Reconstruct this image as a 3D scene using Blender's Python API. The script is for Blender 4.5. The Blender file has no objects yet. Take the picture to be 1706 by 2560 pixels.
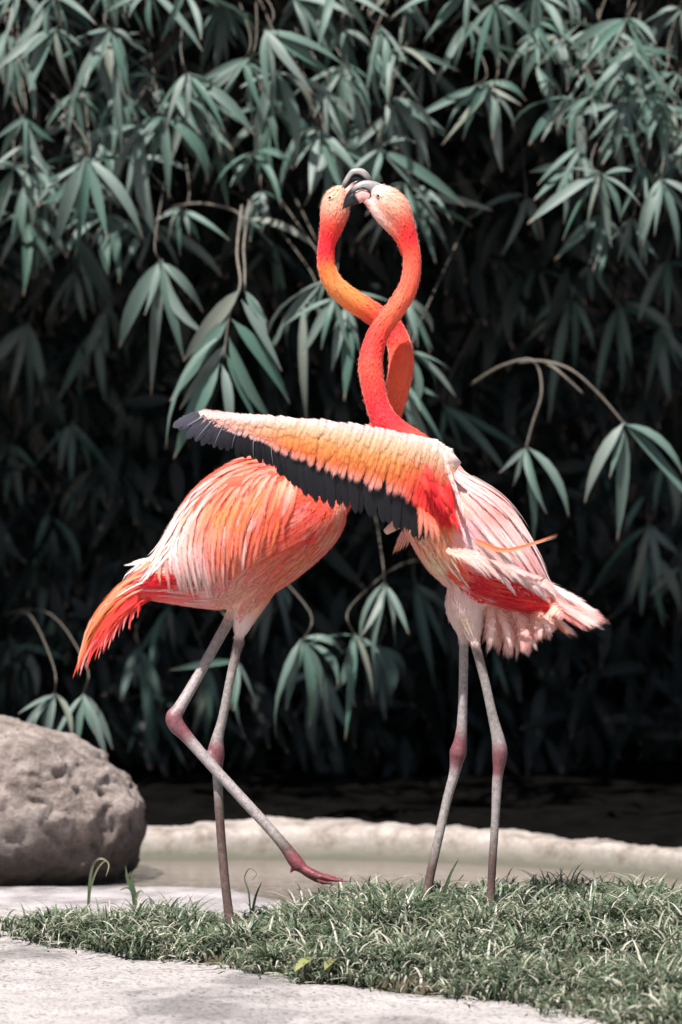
import bpy, bmesh, math, random
import numpy as np
from mathutils import Vector, Matrix, noise
from mathutils.bvhtree import BVHTree

random.seed(7)
rng = np.random.default_rng(7)
sc = bpy.context.scene
COL = sc.collection

# ------------------------------------------------------------------ camera
F, CX, HY, CAM_D, CAM_H = 11200.0, 853.0, 940.0, 8.0, 1.0
cam_d = bpy.data.cameras.new('camera')
cam = bpy.data.objects.new('camera', cam_d)
COL.objects.link(cam)
cam.location = (0, -CAM_D, CAM_H)
cam.rotation_euler = (math.radians(90), 0, 0)
cam_d.sensor_fit = 'VERTICAL'
cam_d.sensor_height = 36.0
cam_d.sensor_width = 24.0
cam_d.lens = F / 2560 * 36.0
cam_d.shift_y = -(1280 - HY) / 2560
cam_d.clip_start = 0.1
cam_d.clip_end = 400
cam_d.dof.use_dof = True
cam_d.dof.focus_distance = 7.80
cam_d.dof.aperture_fstop = 4.4
sc.camera = cam

# ------------------------------------------------------------------ light
SUN_EL = math.radians(62)
SUN_AZ = Vector((-0.48, -0.88, 0)).normalized()
SUN = Vector((SUN_AZ.x * math.cos(SUN_EL), SUN_AZ.y * math.cos(SUN_EL), math.sin(SUN_EL)))
w = bpy.data.worlds.new('World')
sc.world = w
w.use_nodes = True
nt = w.node_tree
bg = nt.nodes['Background']
sky = nt.nodes.new('ShaderNodeTexSky')
sky.sky_type = 'NISHITA'
sky.sun_disc = False
sky.sun_elevation = SUN_EL
sky.sun_rotation = math.atan2(SUN.x, SUN.y)
sky.air_density = 1.0
sky.dust_density = 2.5
nt.links.new(sky.outputs[0], bg.inputs[0])
bg.inputs[1].default_value = 0.05
sd = bpy.data.lights.new('sun', 'SUN')
sd.energy = 5.0
sd.angle = math.radians(0.6)
sd.color = (1.0, 0.965, 0.925)
so = bpy.data.objects.new('sun', sd)
COL.objects.link(so)
so.location = SUN * 20
so.rotation_euler = SUN.to_track_quat('Z', 'Y').to_euler()
sc.view_settings.view_transform = 'Standard'
sc.view_settings.look = 'None'
sc.view_settings.gamma = 1.0
sc.view_settings.exposure = 0.88
sc.cycles.use_denoising = True
sc.cycles.max_bounces = 6
sc.cycles.diffuse_bounces = 3
sc.cycles.transmission_bounces = 4
sc.cycles.transparent_max_bounces = 24
sc.cycles.sample_clamp_indirect = 6

# ------------------------------------------------------------------ helpers
def P(px, py, Y):
    d = CAM_D + Y
    return Vector(((px - CX) * d / F, Y, CAM_H - (py - HY) * d / F))

def pj(v):
    d = CAM_D + v[1]
    return CX + F * v[0] / d, HY - F * (v[2] - CAM_H) / d

def lin(c):
    c = c / 255.0
    return c / 12.92 if c <= 0.04045 else ((c + 0.055) / 1.055) ** 2.4

def sr(r, g, b, k=0.88):
    return np.array((lin(r) * k, lin(g) * k, lin(b) * k))

def tag(o, label=None, cat=None, group=None, kind=None):
    if label: o['label'] = label
    if cat: o['category'] = cat
    if group: o['group'] = group
    if kind: o['kind'] = kind
    return o

def empty(name, loc):
    o = bpy.data.objects.new(name, None)
    o.empty_display_size = 0.05
    COL.objects.link(o)
    o.location = loc
    return o

def mesh(name, verts, faces, mat, parent=None, cols=None, uvs=None, smooth=True):
    me = bpy.data.meshes.new(name)
    me.from_pydata([tuple(v) for v in verts], [], faces)
    fill(me, mat, cols, uvs, smooth)
    return link(name, me, parent)

def fill(me, mat, cols=None, uvs=None, smooth=True):
    if mat: me.materials.append(mat)
    if cols is not None:
        a = me.color_attributes.new('Col', 'FLOAT_COLOR', 'POINT')
        c = np.ones((len(me.vertices), 4), dtype=np.float32)
        c[:, :3] = np.asarray(cols)
        a.data.foreach_set('color', c.ravel())
    if uvs is not None:
        ul = me.uv_layers.new(name='UVMap')
        li = np.zeros(len(me.loops), dtype=np.int32)
        me.loops.foreach_get('vertex_index', li)
        ul.data.foreach_set('uv', np.asarray(uvs, dtype=np.float32)[li].ravel())
    if smooth:
        me.polygons.foreach_set('use_smooth', np.ones(len(me.polygons), dtype=bool))
    me.update()

def link(name, me, parent=None):
    o = bpy.data.objects.new(name, me)
    COL.objects.link(o)
    if parent is not None:
        o.parent = parent
        if parent.parent is None:                      # parent is the thing's empty: keep world coordinates
            o.matrix_parent_inverse = Matrix.Translation(-Vector(parent.location))
    return o

def npmesh(name, verts, quads, mat, parent=None, cols=None, uvs=None):
    me = bpy.data.meshes.new(name)
    V = np.asarray(verts, dtype=np.float32); Q = np.asarray(quads, dtype=np.int32)
    me.vertices.add(len(V)); me.vertices.foreach_set('co', V.ravel())
    me.loops.add(Q.size); me.loops.foreach_set('vertex_index', Q.ravel())
    k = Q.shape[1]
    me.polygons.add(len(Q))
    me.polygons.foreach_set('loop_start', np.arange(0, Q.size, k, dtype=np.int32))
    me.update(calc_edges=True)
    me.validate()
    fill(me, mat, cols, uvs)
    return link(name, me, parent)

def catmull(pts, n):
    A = np.array(pts, dtype=float)
    out = []
    for i in range(len(A) - 1):
        p0 = A[max(i - 1, 0)]; p1 = A[i]; p2 = A[i + 1]; p3 = A[min(i + 2, len(A) - 1)]
        for k in range(n):
            t = k / n
            out.append(0.5 * ((2 * p1) + (-p0 + p2) * t + (2 * p0 - 5 * p1 + 4 * p2 - p3) * t * t + (-p0 + 3 * p1 - 3 * p2 + p3) * t ** 3))
    out.append(A[-1])
    return np.array(out)

def ring_tube(path, r1, r2, seg=12, up=None):
    """closed tube: path (n,3), r1 in the picture plane, r2 in depth"""
    V, Fc = [], []
    n = len(path)
    for i in range(n):
        t = path[min(i + 1, n - 1)] - path[max(i - 1, 0)]
        t = Vector(t).normalized()
        if up is not None:
            a = Vector(up[0]); b = Vector(up[1])
        else:
            b = Vector((0, 1, 0)); b = (b - t * b.dot(t)); 
            if b.length < 1e-3: b = Vector((1, 0, 0)); b = b - t * b.dot(t)
            b.normalize(); a = t.cross(b).normalized()
        for k in range(seg):
            an = 2 * math.pi * k / seg
            V.append(Vector(path[i]) + a * (r1[i] * math.cos(an)) + b * (r2[i] * math.sin(an)))
    for i in range(n - 1):
        for k in range(seg):
            k2 = (k + 1) % seg
            Fc.append((i * seg + k, i * seg + k2, (i + 1) * seg + k2, (i + 1) * seg + k))
    Fc.append(tuple(range(seg))[::-1])
    Fc.append(tuple(range((n - 1) * seg, n * seg)))
    return V, Fc

# ------------------------------------------------------------------ materials
def mat(name):
    m = bpy.data.materials.new(name)
    m.use_nodes = True
    t = m.node_tree
    b = t.nodes['Principled BSDF']
    return m, t, b

def nd(t, kind, **kw):
    n = t.nodes.new(kind)
    for k, v in kw.items():
        if k.startswith('i_'):
            key = k[2:]
            n.inputs[int(key) if key.isdigit() else key].default_value = v
        else:
            setattr(n, k, v)
    return n

def mixc(t, fac, a, b, blend='MIX'):
    n = t.nodes.new('ShaderNodeMix'); n.data_type = 'RGBA'; n.blend_type = blend
    for s, v in ((0, fac), (6, a), (7, b)):
        if hasattr(v, 'links') or isinstance(v, bpy.types.NodeSocket): t.links.new(v, n.inputs[s])
        elif s == 0: n.inputs[0].default_value = v
        else: n.inputs[s].default_value = (*v[:3], 1)
    return n.outputs[2]

def ramp(t, sock, stops):
    n = t.nodes.new('ShaderNodeValToRGB')
    t.links.new(sock, n.inputs[0])
    e = n.color_ramp.elements
    while len(e) < len(stops): e.new(0.5)
    for i, (p, c) in enumerate(stops):
        e[i].position = p; e[i].color = (*c, 1) if len(c) == 3 else c
    return n.outputs[0]

def noise_n(t, vec, scale, detail=4, rough=0.6):
    n = nd(t, 'ShaderNodeTexNoise', i_Scale=scale, i_Detail=detail, i_Roughness=rough)
    if vec is not None: t.links.new(vec, n.inputs['Vector'])
    return n.outputs[0]

def bump(t, b, h, strength, dist):
    n = nd(t, 'ShaderNodeBump', i_Strength=strength, i_Distance=dist)
    t.links.new(h, n.inputs['Height'])
    t.links.new(n.outputs[0], b.inputs['Normal'])
    return n

G3 = lambda v: (v, v, v)

def feather_mat(name, trans=0.12, sheen=0.4, streak=0.22, fringe=0.0, soft=0.45):
    m, t, b = mat(name)
    at = nd(t, 'ShaderNodeAttribute', attribute_name='Col')
    uv = nd(t, 'ShaderNodeUVMap')
    mp = nd(t, 'ShaderNodeMapping'); mp.inputs['Scale'].default_value = (26, 2.2, 1)
    t.links.new(uv.outputs[0], mp.inputs[0])
    oi = nd(t, 'ShaderNodeNewGeometry')
    tc = nd(t, 'ShaderNodeTexCoord')
    add = nd(t, 'ShaderNodeVectorMath', operation='ADD')
    sc3 = nd(t, 'ShaderNodeVectorMath', operation='SCALE'); sc3.inputs['Scale'].default_value = 7.0
    t.links.new(tc.outputs['Object'], sc3.inputs[0])
    t.links.new(mp.outputs[0], add.inputs[0]); t.links.new(sc3.outputs[0], add.inputs[1])
    n1 = noise_n(t, add.outputs[0], 1.0, 4, 0.65)
    val = ramp(t, n1, [(0.3, G3(1.0 - streak)), (0.7, G3(1.12))])
    c = mixc(t, 1.0, at.outputs['Color'], val, 'MULTIPLY')
    t.links.new(c, b.inputs['Base Color'])
    b.inputs['Roughness'].default_value = 0.62
    b.inputs['Specular IOR Level'].default_value = 0.25
    b.inputs['Sheen Weight'].default_value = sheen
    b.inputs['Sheen Roughness'].default_value = 0.4
    b.inputs['Sheen Tint'].default_value = (1, 0.9, 0.84, 1)
    bump(t, b, n1, 0.35, 0.002)
    out = b.outputs[0]
    if trans > 0:
        tr = nd(t, 'ShaderNodeBsdfTranslucent')
        t.links.new(c, tr.inputs[0])
        mx = nd(t, 'ShaderNodeMixShader'); mx.inputs[0].default_value = trans
        t.links.new(out, mx.inputs[1]); t.links.new(tr.outputs[0], mx.inputs[2])
        out = mx.outputs[0]
    if fringe > 0:                                    # the loose barbs along the vane's edge and tip
        def mt(op, a, b_=None, c_=None):
            n = nd(t, 'ShaderNodeMath', operation=op)
            for i, v in enumerate((a, b_, c_)):
                if v is None: continue
                if isinstance(v, bpy.types.NodeSocket): t.links.new(v, n.inputs[i])
                else: n.inputs[i].default_value = v
            return n.outputs[0]
        sp = nd(t, 'ShaderNodeSeparateXYZ'); t.links.new(uv.outputs[0], sp.inputs[0])
        e = mt('ABSOLUTE', mt('MULTIPLY_ADD', sp.outputs[0], 2.0, -1.0))
        oi2 = nd(t, 'ShaderNodeObjectInfo')
        cv = nd(t, 'ShaderNodeCombineXYZ')
        t.links.new(mt('SUBTRACT', mt('MULTIPLY', sp.outputs[1], 34.0), mt('MULTIPLY', e, 9.0)), cv.inputs[0])
        t.links.new(mt('MULTIPLY', sp.outputs[0], 3.0), cv.inputs[1])
        t.links.new(mt('MULTIPLY', oi2.outputs['Random'], 40.0), cv.inputs[2])
        bn = noise_n(t, cv.outputs[0], 1.0, 2, 0.5)
        cv2 = nd(t, 'ShaderNodeCombineXYZ')
        t.links.new(mt('MULTIPLY', sp.outputs[0], 16.0), cv2.inputs[0])
        t.links.new(mt('MULTIPLY', oi2.outputs['Random'], 70.0), cv2.inputs[2])
        tn = noise_n(t, cv2.outputs[0], 1.0, 2, 0.5)
        thr = mt('MULTIPLY', mt('MAXIMUM', mt('MULTIPLY_ADD', bn, 2.4, -0.85), 0.0), fringe)
        thr2 = mt('MULTIPLY', mt('MAXIMUM', mt('MULTIPLY_ADD', tn, 2.4, -0.8), 0.0), fringe * 0.28)
        a1 = mt('SUBTRACT', mt('SUBTRACT', 1.0, e), thr)
        a2 = mt('MULTIPLY', mt('SUBTRACT', mt('SUBTRACT', 1.0, sp.outputs[1]), thr2), 2.2)
        mr = nd(t, 'ShaderNodeMapRange'); mr.inputs[1].default_value = 0.0; mr.inputs[2].default_value = soft
        t.links.new(mt('MINIMUM', a1, a2), mr.inputs[0])
        tb = nd(t, 'ShaderNodeBsdfTransparent')
        mx2 = nd(t, 'ShaderNodeMixShader')
        t.links.new(mr.outputs[0], mx2.inputs[0]); t.links.new(tb.outputs[0], mx2.inputs[1]); t.links.new(out, mx2.inputs[2])
        out = mx2.outputs[0]
    t.links.new(out, t.nodes['Material Output'].inputs[0])
    return m

M_FEATHER = feather_mat('feather', fringe=0.75)
M_WINGSKIN = feather_mat('wing_skin')
M_BLACKF = feather_mat('flight_feather', trans=0.03, sheen=0.06, streak=0.4, fringe=0.3, soft=0.1)
M_DOWN = feather_mat('down_feather', trans=0.0, sheen=0.4, streak=0.08)

def skin_mat():
    m, t, b = mat('bird_plumage')
    at = nd(t, 'ShaderNodeAttribute', attribute_name='Col')
    tc = nd(t, 'ShaderNodeTexCoord')
    n1 = noise_n(t, tc.outputs['Object'], 90, 5, 0.7)
    n2 = noise_n(t, tc.outputs['Object'], 420, 3, 0.6)
    v = ramp(t, n1, [(0.25, (0.92, 0.82, 0.80)), (0.75, (1.04, 1.08, 1.08))])
    c = mixc(t, 1.0, at.outputs['Color'], v, 'MULTIPLY')
    t.links.new(c, b.inputs['Base Color'])
    b.inputs['Roughness'].default_value = 0.7
    b.inputs['Specular IOR Level'].default_value = 0.2
    b.inputs['Subsurface Weight'].default_value = 0.25
    b.inputs['Subsurface Radius'].default_value = (0.012, 0.005, 0.003)
    b.inputs['Subsurface Scale'].default_value = 1.0
    b.inputs['Sheen Weight'].default_value = 0.45
    b.inputs['Sheen Roughness'].default_value = 0.35
    b.inputs['Sheen Tint'].default_value = (1, 0.88, 0.78, 1)
    bump(t, b, n2, 0.22, 0.0015)
    return m
M_SKIN = skin_mat()

def leg_mat():
    m, t, b = mat('bird_leg_skin')
    at = nd(t, 'ShaderNodeAttribute', attribute_name='Col')
    tc = nd(t, 'ShaderNodeTexCoord')
    mp = nd(t, 'ShaderNodeMapping'); mp.inputs['Scale'].default_value = (260, 260, 130)
    t.links.new(tc.outputs['Object'], mp.inputs[0])
    vo = nd(t, 'ShaderNodeTexVoronoi', feature='DISTANCE_TO_EDGE', i_Scale=1.0)
    t.links.new(mp.outputs[0], vo.inputs['Vector'])
    n1 = noise_n(t, tc.outputs['Object'], 130, 4, 0.7)
    v = ramp(t, n1, [(0.3, G3(0.55)), (0.7, G3(1.15))])
    c = mixc(t, 1.0, at.outputs['Color'], v, 'MULTIPLY')
    e = ramp(t, vo.outputs[0], [(0.0, G3(0.72)), (0.12, G3(1.0))])
    c = mixc(t, 1.0, c, e, 'MULTIPLY')
    t.links.new(c, b.inputs['Base Color'])
    b.inputs['Roughness'].default_value = 0.5
    bump(t, b, vo.outputs[0], 0.4, 0.001)
    return m
M_LEG = leg_mat()

def col_mat(name, rough=0.4, noise_scale=200, lo=0.75, hi=1.1):
    m, t, b = mat(name)
    at = nd(t, 'ShaderNodeAttribute', attribute_name='Col')
    tc = nd(t, 'ShaderNodeTexCoord')
    n1 = noise_n(t, tc.outputs['Object'], noise_scale, 4, 0.7)
    c = mixc(t, 1.0, at.outputs['Color'], ramp(t, n1, [(0.3, G3(lo)), (0.7, G3(hi))]), 'MULTIPLY')
    t.links.new(c, b.inputs['Base Color'])
    b.inputs['Roughness'].default_value = rough
    bump(t, b, n1, 0.2, 0.001)
    return m
M_BILL = col_mat('bill_horn', 0.35, 260, 0.7, 1.1)
M_EYE = col_mat('eye', 0.08, 50, 0.95, 1.05)

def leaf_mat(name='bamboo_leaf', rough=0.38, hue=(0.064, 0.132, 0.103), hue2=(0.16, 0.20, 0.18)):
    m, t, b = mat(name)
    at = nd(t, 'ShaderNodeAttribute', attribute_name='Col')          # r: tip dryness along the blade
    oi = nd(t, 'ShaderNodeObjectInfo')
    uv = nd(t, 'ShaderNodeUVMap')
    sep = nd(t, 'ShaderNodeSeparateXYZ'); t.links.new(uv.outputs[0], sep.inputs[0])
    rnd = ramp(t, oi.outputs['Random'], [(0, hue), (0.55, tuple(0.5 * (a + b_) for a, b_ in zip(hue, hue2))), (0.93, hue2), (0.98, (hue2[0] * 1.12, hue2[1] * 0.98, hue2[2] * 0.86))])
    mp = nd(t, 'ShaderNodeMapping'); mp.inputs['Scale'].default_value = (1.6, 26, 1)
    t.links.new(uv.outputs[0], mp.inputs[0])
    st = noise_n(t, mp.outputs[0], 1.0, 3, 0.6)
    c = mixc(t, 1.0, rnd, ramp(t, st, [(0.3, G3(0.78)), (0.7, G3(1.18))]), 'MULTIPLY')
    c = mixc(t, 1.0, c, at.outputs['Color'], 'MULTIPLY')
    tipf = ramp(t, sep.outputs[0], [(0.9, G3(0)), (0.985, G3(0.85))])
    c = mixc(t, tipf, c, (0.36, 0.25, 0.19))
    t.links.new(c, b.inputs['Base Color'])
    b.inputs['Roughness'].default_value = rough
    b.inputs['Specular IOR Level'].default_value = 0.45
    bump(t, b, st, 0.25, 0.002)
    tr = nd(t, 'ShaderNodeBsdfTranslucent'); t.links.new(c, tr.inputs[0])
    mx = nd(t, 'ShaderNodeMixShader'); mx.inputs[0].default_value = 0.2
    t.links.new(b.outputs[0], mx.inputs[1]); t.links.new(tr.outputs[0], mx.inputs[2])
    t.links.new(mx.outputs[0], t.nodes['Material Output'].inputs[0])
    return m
M_LEAF = leaf_mat(rough=0.5)
M_DARKLEAF = leaf_mat('bamboo_leaf_shade', 0.55, (0.009, 0.017, 0.0145), (0.015, 0.022, 0.020))  # darkened leaf copy: shade deep in the grove put into its colour

def simple_mat(name, c1, c2, scale, rough=0.8, bs=0.4, bd=0.01, mp_scale=None, detail=6, spec=0.4):
    m, t, b = mat(name)
    tc = nd(t, 'ShaderNodeTexCoord')
    v = tc.outputs['Object']
    if mp_scale:
        mp = nd(t, 'ShaderNodeMapping'); mp.inputs['Scale'].default_value = mp_scale
        t.links.new(v, mp.inputs[0]); v = mp.outputs[0]
    n1 = noise_n(t, v, scale, detail, 0.65)
    t.links.new(ramp(t, n1, [(0.3, c1), (0.7, c2)]), b.inputs['Base Color'])
    b.inputs['Roughness'].default_value = rough
    b.inputs['Specular IOR Level'].default_value = spec
    bump(t, b, n1, bs, bd)
    return m
M_CULM = simple_mat('bamboo_culm', (0.045, 0.05, 0.035), (0.08, 0.08, 0.055), 30, 0.5, 0.2, 0.003)
M_TWIG = simple_mat('bamboo_twig', (0.10, 0.09, 0.07), (0.20, 0.175, 0.145), 60, 0.6, 0.2, 0.002)
M_SOIL = simple_mat('shade_soil', (0.002, 0.002, 0.002), (0.006, 0.0055, 0.005), 12, 1.0, 0.6, 0.02, spec=0.0)  # soil colour taken near black to stand for shade under the bamboo
M_BED = simple_mat('grass_soil', (0.035, 0.033, 0.022), (0.09, 0.075, 0.05), 30, 1.0, 0.6, 0.01, spec=0.05)

def concrete_mat():
    m, t, b = mat('pale_concrete')
    tc = nd(t, 'ShaderNodeTexCoord')
    o = tc.outputs['Object']
    big = noise_n(t, o, 2.4, 5, 0.6)
    mid = noise_n(t, o, 16, 6, 0.7)
    mp = nd(t, 'ShaderNodeMapping'); mp.inputs['Scale'].default_value = (1.0, 0.8, 1)
    t.links.new(o, mp.inputs[0])
    fine = noise_n(t, mp.outputs[0], 110, 3, 0.55)
    c = ramp(t, big, [(0.37, (0.19, 0.175, 0.17)), (0.46, (0.35, 0.32, 0.31)), (0.66, (0.42, 0.385, 0.375))])
    c = mixc(t, 0.75, c, ramp(t, mid, [(0.30, G3(0.72)), (0.5, G3(1.0)), (0.7, G3(1.1))]), 'MULTIPLY')
    c = mixc(t, 0.8, c, ramp(t, fine, [(0.34, (0.36, 0.33, 0.33)), (0.46, G3(1.0))]), 'MULTIPLY')
    t.links.new(c, b.inputs['Base Color'])
    b.inputs['Roughness'].default_value = 0.85
    ad = nd(t, 'ShaderNodeMath', operation='MULTIPLY_ADD'); ad.inputs[1].default_value = 0.5
    t.links.new(fine, ad.inputs[0]); t.links.new(mid, ad.inputs[2])
    bump(t, b, ad.outputs[0], 0.8, 0.018)
    return m
M_CONC = concrete_mat()

def rim_mat():
    m, t, b = mat('weathered_rim')
    tc = nd(t, 'ShaderNodeTexCoord')
    o = tc.outputs['Object']
    n1 = noise_n(t, o, 11, 7, 0.72)
    n2 = noise_n(t, o, 60, 5, 0.7)
    sep = nd(t, 'ShaderNodeSeparateXYZ'); t.links.new(o, sep.inputs[0])
    c = ramp(t, n1, [(0.34, (0.13, 0.105, 0.085)), (0.46, (0.29, 0.245, 0.215)), (0.62, (0.44, 0.39, 0.36))])
    c = mixc(t, 0.7, c, ramp(t, n2, [(0.3, G3(0.6)), (0.6, G3(1.05))]), 'MULTIPLY')
    # algae tide mark just above the water
    wob = nd(t, 'ShaderNodeMath', operation='MULTIPLY_ADD'); wob.inputs[1].default_value = -0.05
    t.links.new(n1, wob.inputs[0]); t.links.new(sep.outputs[2], wob.inputs[2])
    tide = ramp(t, wob.outputs[0], [(0.0, G3(1)), (0.012, G3(0))])
    mr = nd(t, 'ShaderNodeMapRange'); mr.inputs[1].default_value = -0.055; mr.inputs[2].default_value = -0.012
    mr.inputs[3].default_value = 1; mr.inputs[4].default_value = 0
    t.links.new(wob.outputs[0], mr.inputs[0])
    c = mixc(t, mr.outputs[0], c, (0.085, 0.08, 0.058))
    t.links.new(c, b.inputs['Base Color'])
    b.inputs['Roughness'].default_value = 0.8
    bump(t, b, n2, 0.7, 0.008)
    return m
M_RIM = rim_mat()

def boulder_mat():
    m, t, b = mat('boulder_stone')
    tc = nd(t, 'ShaderNodeTexCoord')
    o = tc.outputs['Object']
    n1 = noise_n(t, o, 9, 7, 0.7)
    n2 = noise_n(t, o, 70, 6, 0.75)
    n3 = noise_n(t, o, 22, 4, 0.6)
    c = ramp(t, n1, [(0.28, (0.11, 0.085, 0.075)), (0.45, (0.33, 0.265, 0.235)), (0.68, (0.54, 0.46, 0.42))])
    c = mixc(t, 0.85, c, ramp(t, n2, [(0.3, G3(0.45)), (0.58, G3(1.1))]), 'MULTIPLY')
    c = mixc(t, ramp(t, n3, [(0.60, G3(0)), (0.70, G3(0.6))]), c, (0.10, 0.085, 0.05))
    n4 = noise_n(t, o, 4.0, 5, 0.7)
    c = mixc(t, 0.8, c, ramp(t, n4, [(0.36, (0.42, 0.39, 0.38)), (0.52, G3(1.2))]), 'MULTIPLY')
    t.links.new(c, b.inputs['Base Color'])
    b.inputs['Roughness'].default_value = 0.85
    ad = nd(t, 'ShaderNodeMath', operation='MULTIPLY_ADD'); ad.inputs[1].default_value = 0.4
    t.links.new(n2, ad.inputs[0]); t.links.new(n1, ad.inputs[2])
    sepz = nd(t, 'ShaderNodeSeparateXYZ'); t.links.new(o, sepz.inputs[0])
    wz = nd(t, 'ShaderNodeMath', operation='MULTIPLY_ADD'); wz.inputs[1].default_value = -0.30
    t.links.new(n1, wz.inputs[0]); t.links.new(sepz.outputs[2], wz.inputs[2])
    mrz = nd(t, 'ShaderNodeMapRange'); mrz.inputs[1].default_value = -0.16; mrz.inputs[2].default_value = -0.03; mrz.inputs[3].default_value = 0.85; mrz.inputs[4].default_value = 0.0
    t.links.new(wz.outputs[0], mrz.inputs[0])
    c = mixc(t, mrz.outputs[0], c, (0.055, 0.046, 0.04))          # stone darkens towards its foot, with a ragged edge
    t.links.new(c, b.inputs['Base Color'])
    bump(t, b, ad.outputs[0], 1.0, 0.04)
    return m
M_ROCK = boulder_mat()

def water_mat():
    m, t, b = mat('pond_water')
    tc = nd(t, 'ShaderNodeTexCoord')
    mp = nd(t, 'ShaderNodeMapping'); mp.inputs['Scale'].default_value = (6, 26, 1)
    t.links.new(tc.outputs['Object'], mp.inputs[0])
    n1 = noise_n(t, mp.outputs[0], 1.5, 3, 0.5)
    b.inputs['Base Color'].default_value = (0.17, 0.14, 0.12, 1)
    b.inputs['Roughness'].default_value = 0.06
    b.inputs['IOR'].default_value = 1.33
    b.inputs['Specular IOR Level'].default_value = 0.7
    bump(t, b, n1, 0.18, 0.01)
    return m
M_WATER = water_mat()

def wet_mat():
    m, t, b = mat('wet_ledge')
    tc = nd(t, 'ShaderNodeTexCoord')
    o = tc.outputs['Object']
    n1 = noise_n(t, o, 8, 6, 0.65)
    n2 = noise_n(t, o, 90, 4, 0.7)
    c = ramp(t, n1, [(0.3, (0.34, 0.31, 0.32)), (0.7, (0.50, 0.46, 0.46))])
    c = mixc(t, 0.6, c, ramp(t, n2, [(0.3, G3(0.65)), (0.6, G3(1.05))]), 'MULTIPLY')
    t.links.new(c, b.inputs['Base Color'])
    t.links.new(ramp(t, n1, [(0.4, G3(0.18)), (0.6, G3(0.5))]), b.inputs['Roughness'])
    mp = nd(t, 'ShaderNodeMapping'); mp.inputs['Scale'].default_value = (10, 60, 1)
    t.links.new(o, mp.inputs[0])
    n3 = noise_n(t, mp.outputs[0], 1.5, 3, 0.5)
    bump(t, b, n3, 0.35, 0.006)
    return m
M_WET = wet_mat()

def grass_mat():
    m, t, b = mat('grass_blade')
    at = nd(t, 'ShaderNodeAttribute', attribute_name='Col')
    t.links.new(at.outputs['Color'], b.inputs['Base Color'])
    b.inputs['Roughness'].default_value = 0.45
    b.inputs['Specular IOR Level'].default_value = 0.5
    tr = nd(t, 'ShaderNodeBsdfTranslucent'); t.links.new(at.outputs['Color'], tr.inputs[0])
    mx = nd(t, 'ShaderNodeMixShader'); mx.inputs[0].default_value = 0.33
    t.links.new(b.outputs[0], mx.inputs[1]); t.links.new(tr.outputs[0], mx.inputs[2])
    t.links.new(mx.outputs[0], t.nodes['Material Output'].inputs[0])
    return m
M_GRASS = grass_mat()

# ------------------------------------------------------------------ the setting
def fbm(x, y, s, o=4, seed=0.0):
    return noise.fractal(Vector((x * s + seed, y * s - seed, seed * 0.37)), 0.9, 2.0, o)

def smooth(a, b, x):
    t = np.clip((x - a) / (b - a), 0, 1)
    return t * t * (3 - 2 * t)

# grass patch outline, pixels on the z = 0 plane
GP = [(-260, 2330), (-40, 2326), (60, 2324), (160, 2308), (260, 2308), (400, 2318), (520, 2312), (620, 2302), (760, 2292), (900, 2286),
      (1100, 2284), (1400, 2282), (1760, 2280), (2300, 2280), (2300, 2720), (1760, 2610), (1400, 2538), (1250, 2500), (1120, 2486), (960, 2474),
      (800, 2456), (700, 2446), (600, 2436), (500, 2418), (420, 2402), (300, 2390), (150, 2370), (60, 2348), (-40, 2336), (-260, 2334)]
GPW = np.array([[(x - CX) / (y - HY), F / (y - HY) - CAM_D] for x, y in GP])

def poly_sd(X, Y):
    """signed distance (positive inside) to the grass outline, vectorised"""
    X = np.asarray(X); Y = np.asarray(Y)
    d = np.full(X.shape, 1e9); inside = np.zeros(X.shape, dtype=bool)
    n = len(GPW)
    for i in range(n):
        a = GPW[i]; b = GPW[(i + 1) % n]
        ab = b - a
        t = np.clip(((X - a[0]) * ab[0] + (Y - a[1]) * ab[1]) / (ab @ ab), 0, 1)
        d = np.minimum(d, np.hypot(X - a[0] - ab[0] * t, Y - a[1] - ab[1] * t))
        c = ((a[1] > Y) != (b[1] > Y))
        with np.errstate(divide='ignore', invalid='ignore'):
            xi = (b[0] - a[0]) * (Y - a[1]) / (b[1] - a[1]) + a[0]
        inside ^= c & (X < xi)
    return np.where(inside, d, -d)

def mound(X, Y):
    return 0.036 * smooth(-0.20, 0.12, X) * smooth(-0.95, -0.15, Y)

def path_far(X):                                     # far edge of the concrete under the grass
    return 0.50 + 0.03 * math.sin(X * 5)

def grid(name, xs, ys, fz, m, kind='structure', cols=None):
    V = [(x, y, fz(x, y)) for y in ys for x in xs]
    nx = len(xs)
    Fc = [(j * nx + i, j * nx + i + 1, (j + 1) * nx + i + 1, (j + 1) * nx + i) for j in range(len(ys) - 1) for i in range(nx - 1)]
    o = mesh(name, V, Fc, m)
    if kind: o['kind'] = kind
    return o

# ground: one big sheet, pond bottom in front, bank rising behind the bamboo, blackened for shade
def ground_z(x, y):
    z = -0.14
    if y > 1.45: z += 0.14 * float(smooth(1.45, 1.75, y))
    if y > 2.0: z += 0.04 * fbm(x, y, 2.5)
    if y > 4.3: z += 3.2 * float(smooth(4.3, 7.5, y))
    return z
gx = sorted(set([-120, -60, -25, -12, -6, 6, 12, 25, 60, 120] + [round(-4 + 0.2 * i, 3) for i in range(41)]))
gy = sorted(set([-120, -60, -25, -12, -6, -3, 0, 1, 1.4, 12, 25, 60, 120] + [round(1.45 + 0.1 * i, 3) for i in range(62)]))
grid('ground', gx, gy, ground_z, M_SOIL)

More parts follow.
